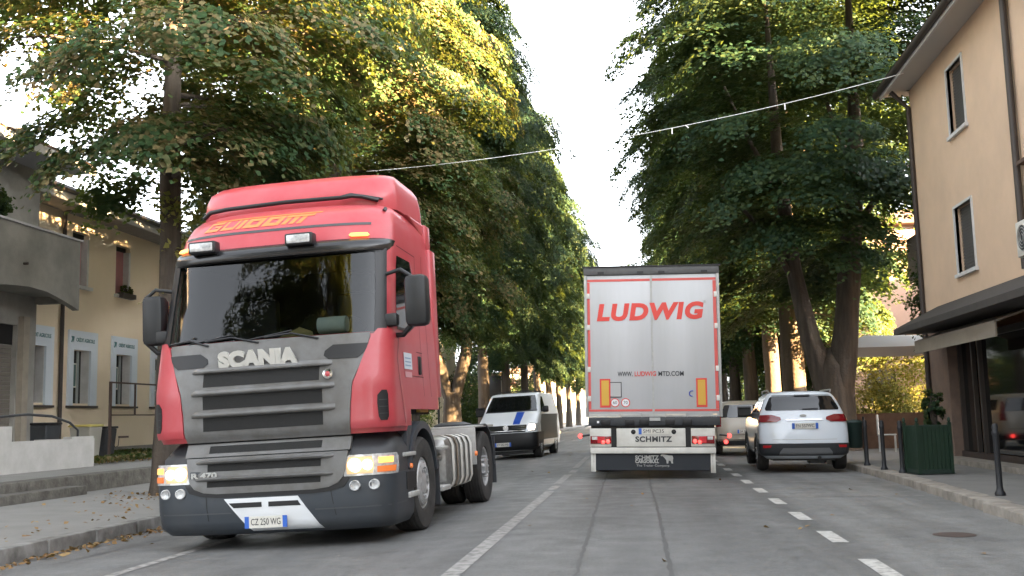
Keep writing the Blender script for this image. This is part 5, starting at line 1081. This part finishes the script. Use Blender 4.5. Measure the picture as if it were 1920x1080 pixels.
shrub('sunlit_bush',8.0,33.,.1,1.5,1.2,3.0,9000,.09,leafY,'bright yellow-green bush in the sun under the gazebo edge',seed=3)
shrub('sunlit_bush',6.9,31.6,.1,.9,.7,1.9,4000,.08,leafY,'smaller sunlit bush above the brown garden wall',seed=4)
shrub('wall_ivy',7.0,24.9,2.2,.75,.5,2.8,6000,.09,leafDark,'dark climbing ivy hanging at the corner of the peach house',seed=5)
shrub('soft_bush',7.6,36.5,2.6,1.0,.8,1.9,4000,.10,leafmat('leaves_soft',(.07,.12,.04),(.12,.18,.06),(.2,.24,.09)),'pale green bush above the gazebo roof',seed=6)
shrub('planter_shrub',4.95,18.65,.80,.17,.17,.75,1400,.06,leafDark,'slender dark shrub growing in the green planter box',seed=7)
shrub('balcony_plant',-13.35,19.7,5.5,.35,.7,.8,2600,.08,leafDark,'bushy dark plant in a trough on the grey balcony',seed=8)
box('trough',gutter,bpy.data.objects['balcony_plant'],-.2,.1,-.9,.6,.1,.28)
fo=shrub('window_flowers',-15.36,29.7,5.18,.12,.36,.26,900,.05,leafL,'small green flowers in the box of the second upper window',cat='flowers',seed=9)
for i,(x,y,h) in enumerate(((-11.5,38,2.6),(-11.8,42,3.),(-12,46.5,2.8),(-11.6,51,3.1))):
    shrub('garden_shrub',x,y,.33,1.4,2.4,h,5000,.12,leafDark,'dark shrub behind the left trunks, %s'%('nearest to the lorry','second from the lorry','third from the lorry','farthest from the lorry')[i],seed=20+i,group='dark shrubs behind the left row')
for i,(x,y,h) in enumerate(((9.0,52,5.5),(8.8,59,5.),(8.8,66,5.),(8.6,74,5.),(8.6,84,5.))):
    shrub('garden_shrub',x,y,.1,1.9,4.0,h,6000,.17,leafDark,'tall dark shrub behind the right trunks, %s'%('nearest to the pink building','second past the pink building','third past the pink building','fourth past the pink building','last down the avenue')[i],seed=30+i,group='dark shrubs behind the right row')
for i,(x,y) in enumerate(((-13,75),(-13,84),(-12.5,100),(-12.5,115))):
    shrub('garden_shrub',x,y,.3,2.5,5,5,6000,.2,leafDark,'dark mass of shrub far down the left side, %s'%('beside the distant house','past the distant house','third along','at the end')[i],seed=40+i,group='far shrubs behind the left row')
# epicormic twigs on the nearest left trunk
tw=[];tn=[]; rg=np.random.default_rng(5)
for (x,y,z,n_,s_) in ((.35,-.1,4.95,110,.28),(.0,-.25,5.15,40,.14),(.3,-.1,4.2,50,.2),(.75,-.1,4.85,50,.16),(.25,-.2,5.9,30,.2),(-.1,-.25,3.2,30,.18),(.28,-.1,2.9,40,.2)):
    tw.append(np.array([x,y,z])+rg.normal(size=(n_,3))*s_*np.array([1,.6,.8])); tn.append(rg.normal(size=(n_,3))+np.array([0,-.6,.9]))
V,F=leaves(np.concatenate(tw),np.concatenate(tn),.12,rg)
near=[o for o in bpy.data.objects if o.get('label','').startswith('nearest lime tree')][0]
link('trunk_sprouts',fastmesh('trunk_sprouts',V,F,leafY),near)['kind']='stuff'
# litter
rg=np.random.default_rng(9); n=1300
ly=rg.uniform(7,26,n); lx=-6.45+np.abs(rg.normal(size=n))*.14; k=rg.random(n)<.15; lx=np.where(k,-6.75-np.abs(rg.normal(size=n))*.9,lx)
lz=np.where(k,-.005,-.17+(lx+6.45)*.035)+rg.uniform(.005,.03,n)
m2=150; lx=np.r_[lx,-8.3+rg.normal(size=m2)*.6]; ly=np.r_[ly,17.3+rg.normal(size=m2)*1.0]; lz=np.r_[lz,rg.uniform(.015,.04,m2)]
m3=260; lx=np.r_[lx,rg.uniform(-15,-10.6,m3)]; ly=np.r_[ly,rg.uniform(22,31,m3)]; lz=np.r_[lz,np.full(m3,.42)]
m4=60; lx=np.r_[lx,rg.uniform(-6.3,3.8,m4)]; ly=np.r_[ly,rg.uniform(6,40,m4)]; lz=np.r_[lz,np.array([gz(a) for a in lx[-m4:]])+.008]
V,F=leaves(np.c_[lx,ly,lz],rg.normal(size=(len(lx),3))*.35+np.array([0,0,1.]),.065,rg)
litter=leafmat('dry_leaves',(.16,.085,.04),(.24,.14,.06),(.32,.22,.10),.1); o=link('fallen_leaves',fastmesh('fallen_leaves',V,F,litter)); tag(o,kind='stuff')
# weeds along the terrace and wall foot
n=1500; gx=np.r_[rg.uniform(-13.2,-12.4,900),rg.uniform(-15.4,-14.8,600)]; gy=np.r_[rg.uniform(22.6,28,900),rg.uniform(28,31,600)]
V,F=leaves(np.c_[gx,gy,rg.uniform(.4,.5,n)],rg.normal(size=(n,3)),.12,rg); o=link('weeds',fastmesh('weeds',V,F,leafL)); tag(o,kind='stuff')
# ------------------------------------------------------------------ camera, sun, sky
cam=bpy.data.cameras.new('camera'); co=bpy.data.objects.new('camera',cam); C.objects.link(co); S.camera=co
cam.sensor_width=36; cam.lens=36*1950/1920; cam.clip_end=3000; cam.clip_start=.1
YAW,PITCH,ROLL=R(6.88),R(7.07),R(-1.43)
co.matrix_world=Matrix.Translation((0,0,1.2))@Matrix.Rotation(YAW,4,'Z')@Matrix.Rotation(R(90)+PITCH,4,'X')@Matrix.Rotation(ROLL,4,'Z')
SD=Vector((.86,-.50,0)).normalized(); EL=R(9.5); sdir=Vector((SD.x*math.cos(EL),SD.y*math.cos(EL),math.sin(EL)))
sl=bpy.data.lights.new('sun','SUN'); sl.energy=SUN_E; sl.angle=R(.5); sl.color=(1,.66,.32); so=bpy.data.objects.new('sun',sl); C.objects.link(so)
so.rotation_euler=sdir.to_track_quat('Z','Y').to_euler()
w=bpy.data.worlds.new('World'); S.world=w; w.use_nodes=True; nt=w.node_tree; bg=nt.nodes['Background']
sky=nt.nodes.new('ShaderNodeTexSky'); sky.sky_type='NISHITA'; sky.sun_disc=False; sky.sun_elevation=EL; sky.sun_rotation=math.atan2(SD.x,SD.y); sky.air_density=1.; sky.dust_density=2.5; sky.ozone_density=1.
hs=nt.nodes.new('ShaderNodeHueSaturation'); hs.inputs['Saturation'].default_value=.12; nt.links.new(sky.outputs[0],hs.inputs['Color']); tn_=nt.nodes.new('ShaderNodeMix'); tn_.data_type='RGBA'; tn_.blend_type='MULTIPLY'; tn_.inputs[0].default_value=1; tn_.inputs[7].default_value=(.965,1.,1.055,1); nt.links.new(hs.outputs[0],tn_.inputs[6]); nt.links.new(tn_.outputs[2],bg.inputs[0]); bg.inputs[1].default_value=SKY_E
S.view_settings.view_transform='Standard'; S.view_settings.look='None'; S.view_settings.gamma=1; S.view_settings.exposure=EXPO
S.cycles.max_bounces=8; S.cycles.transparent_max_bounces=8; S.cycles.use_denoising=True
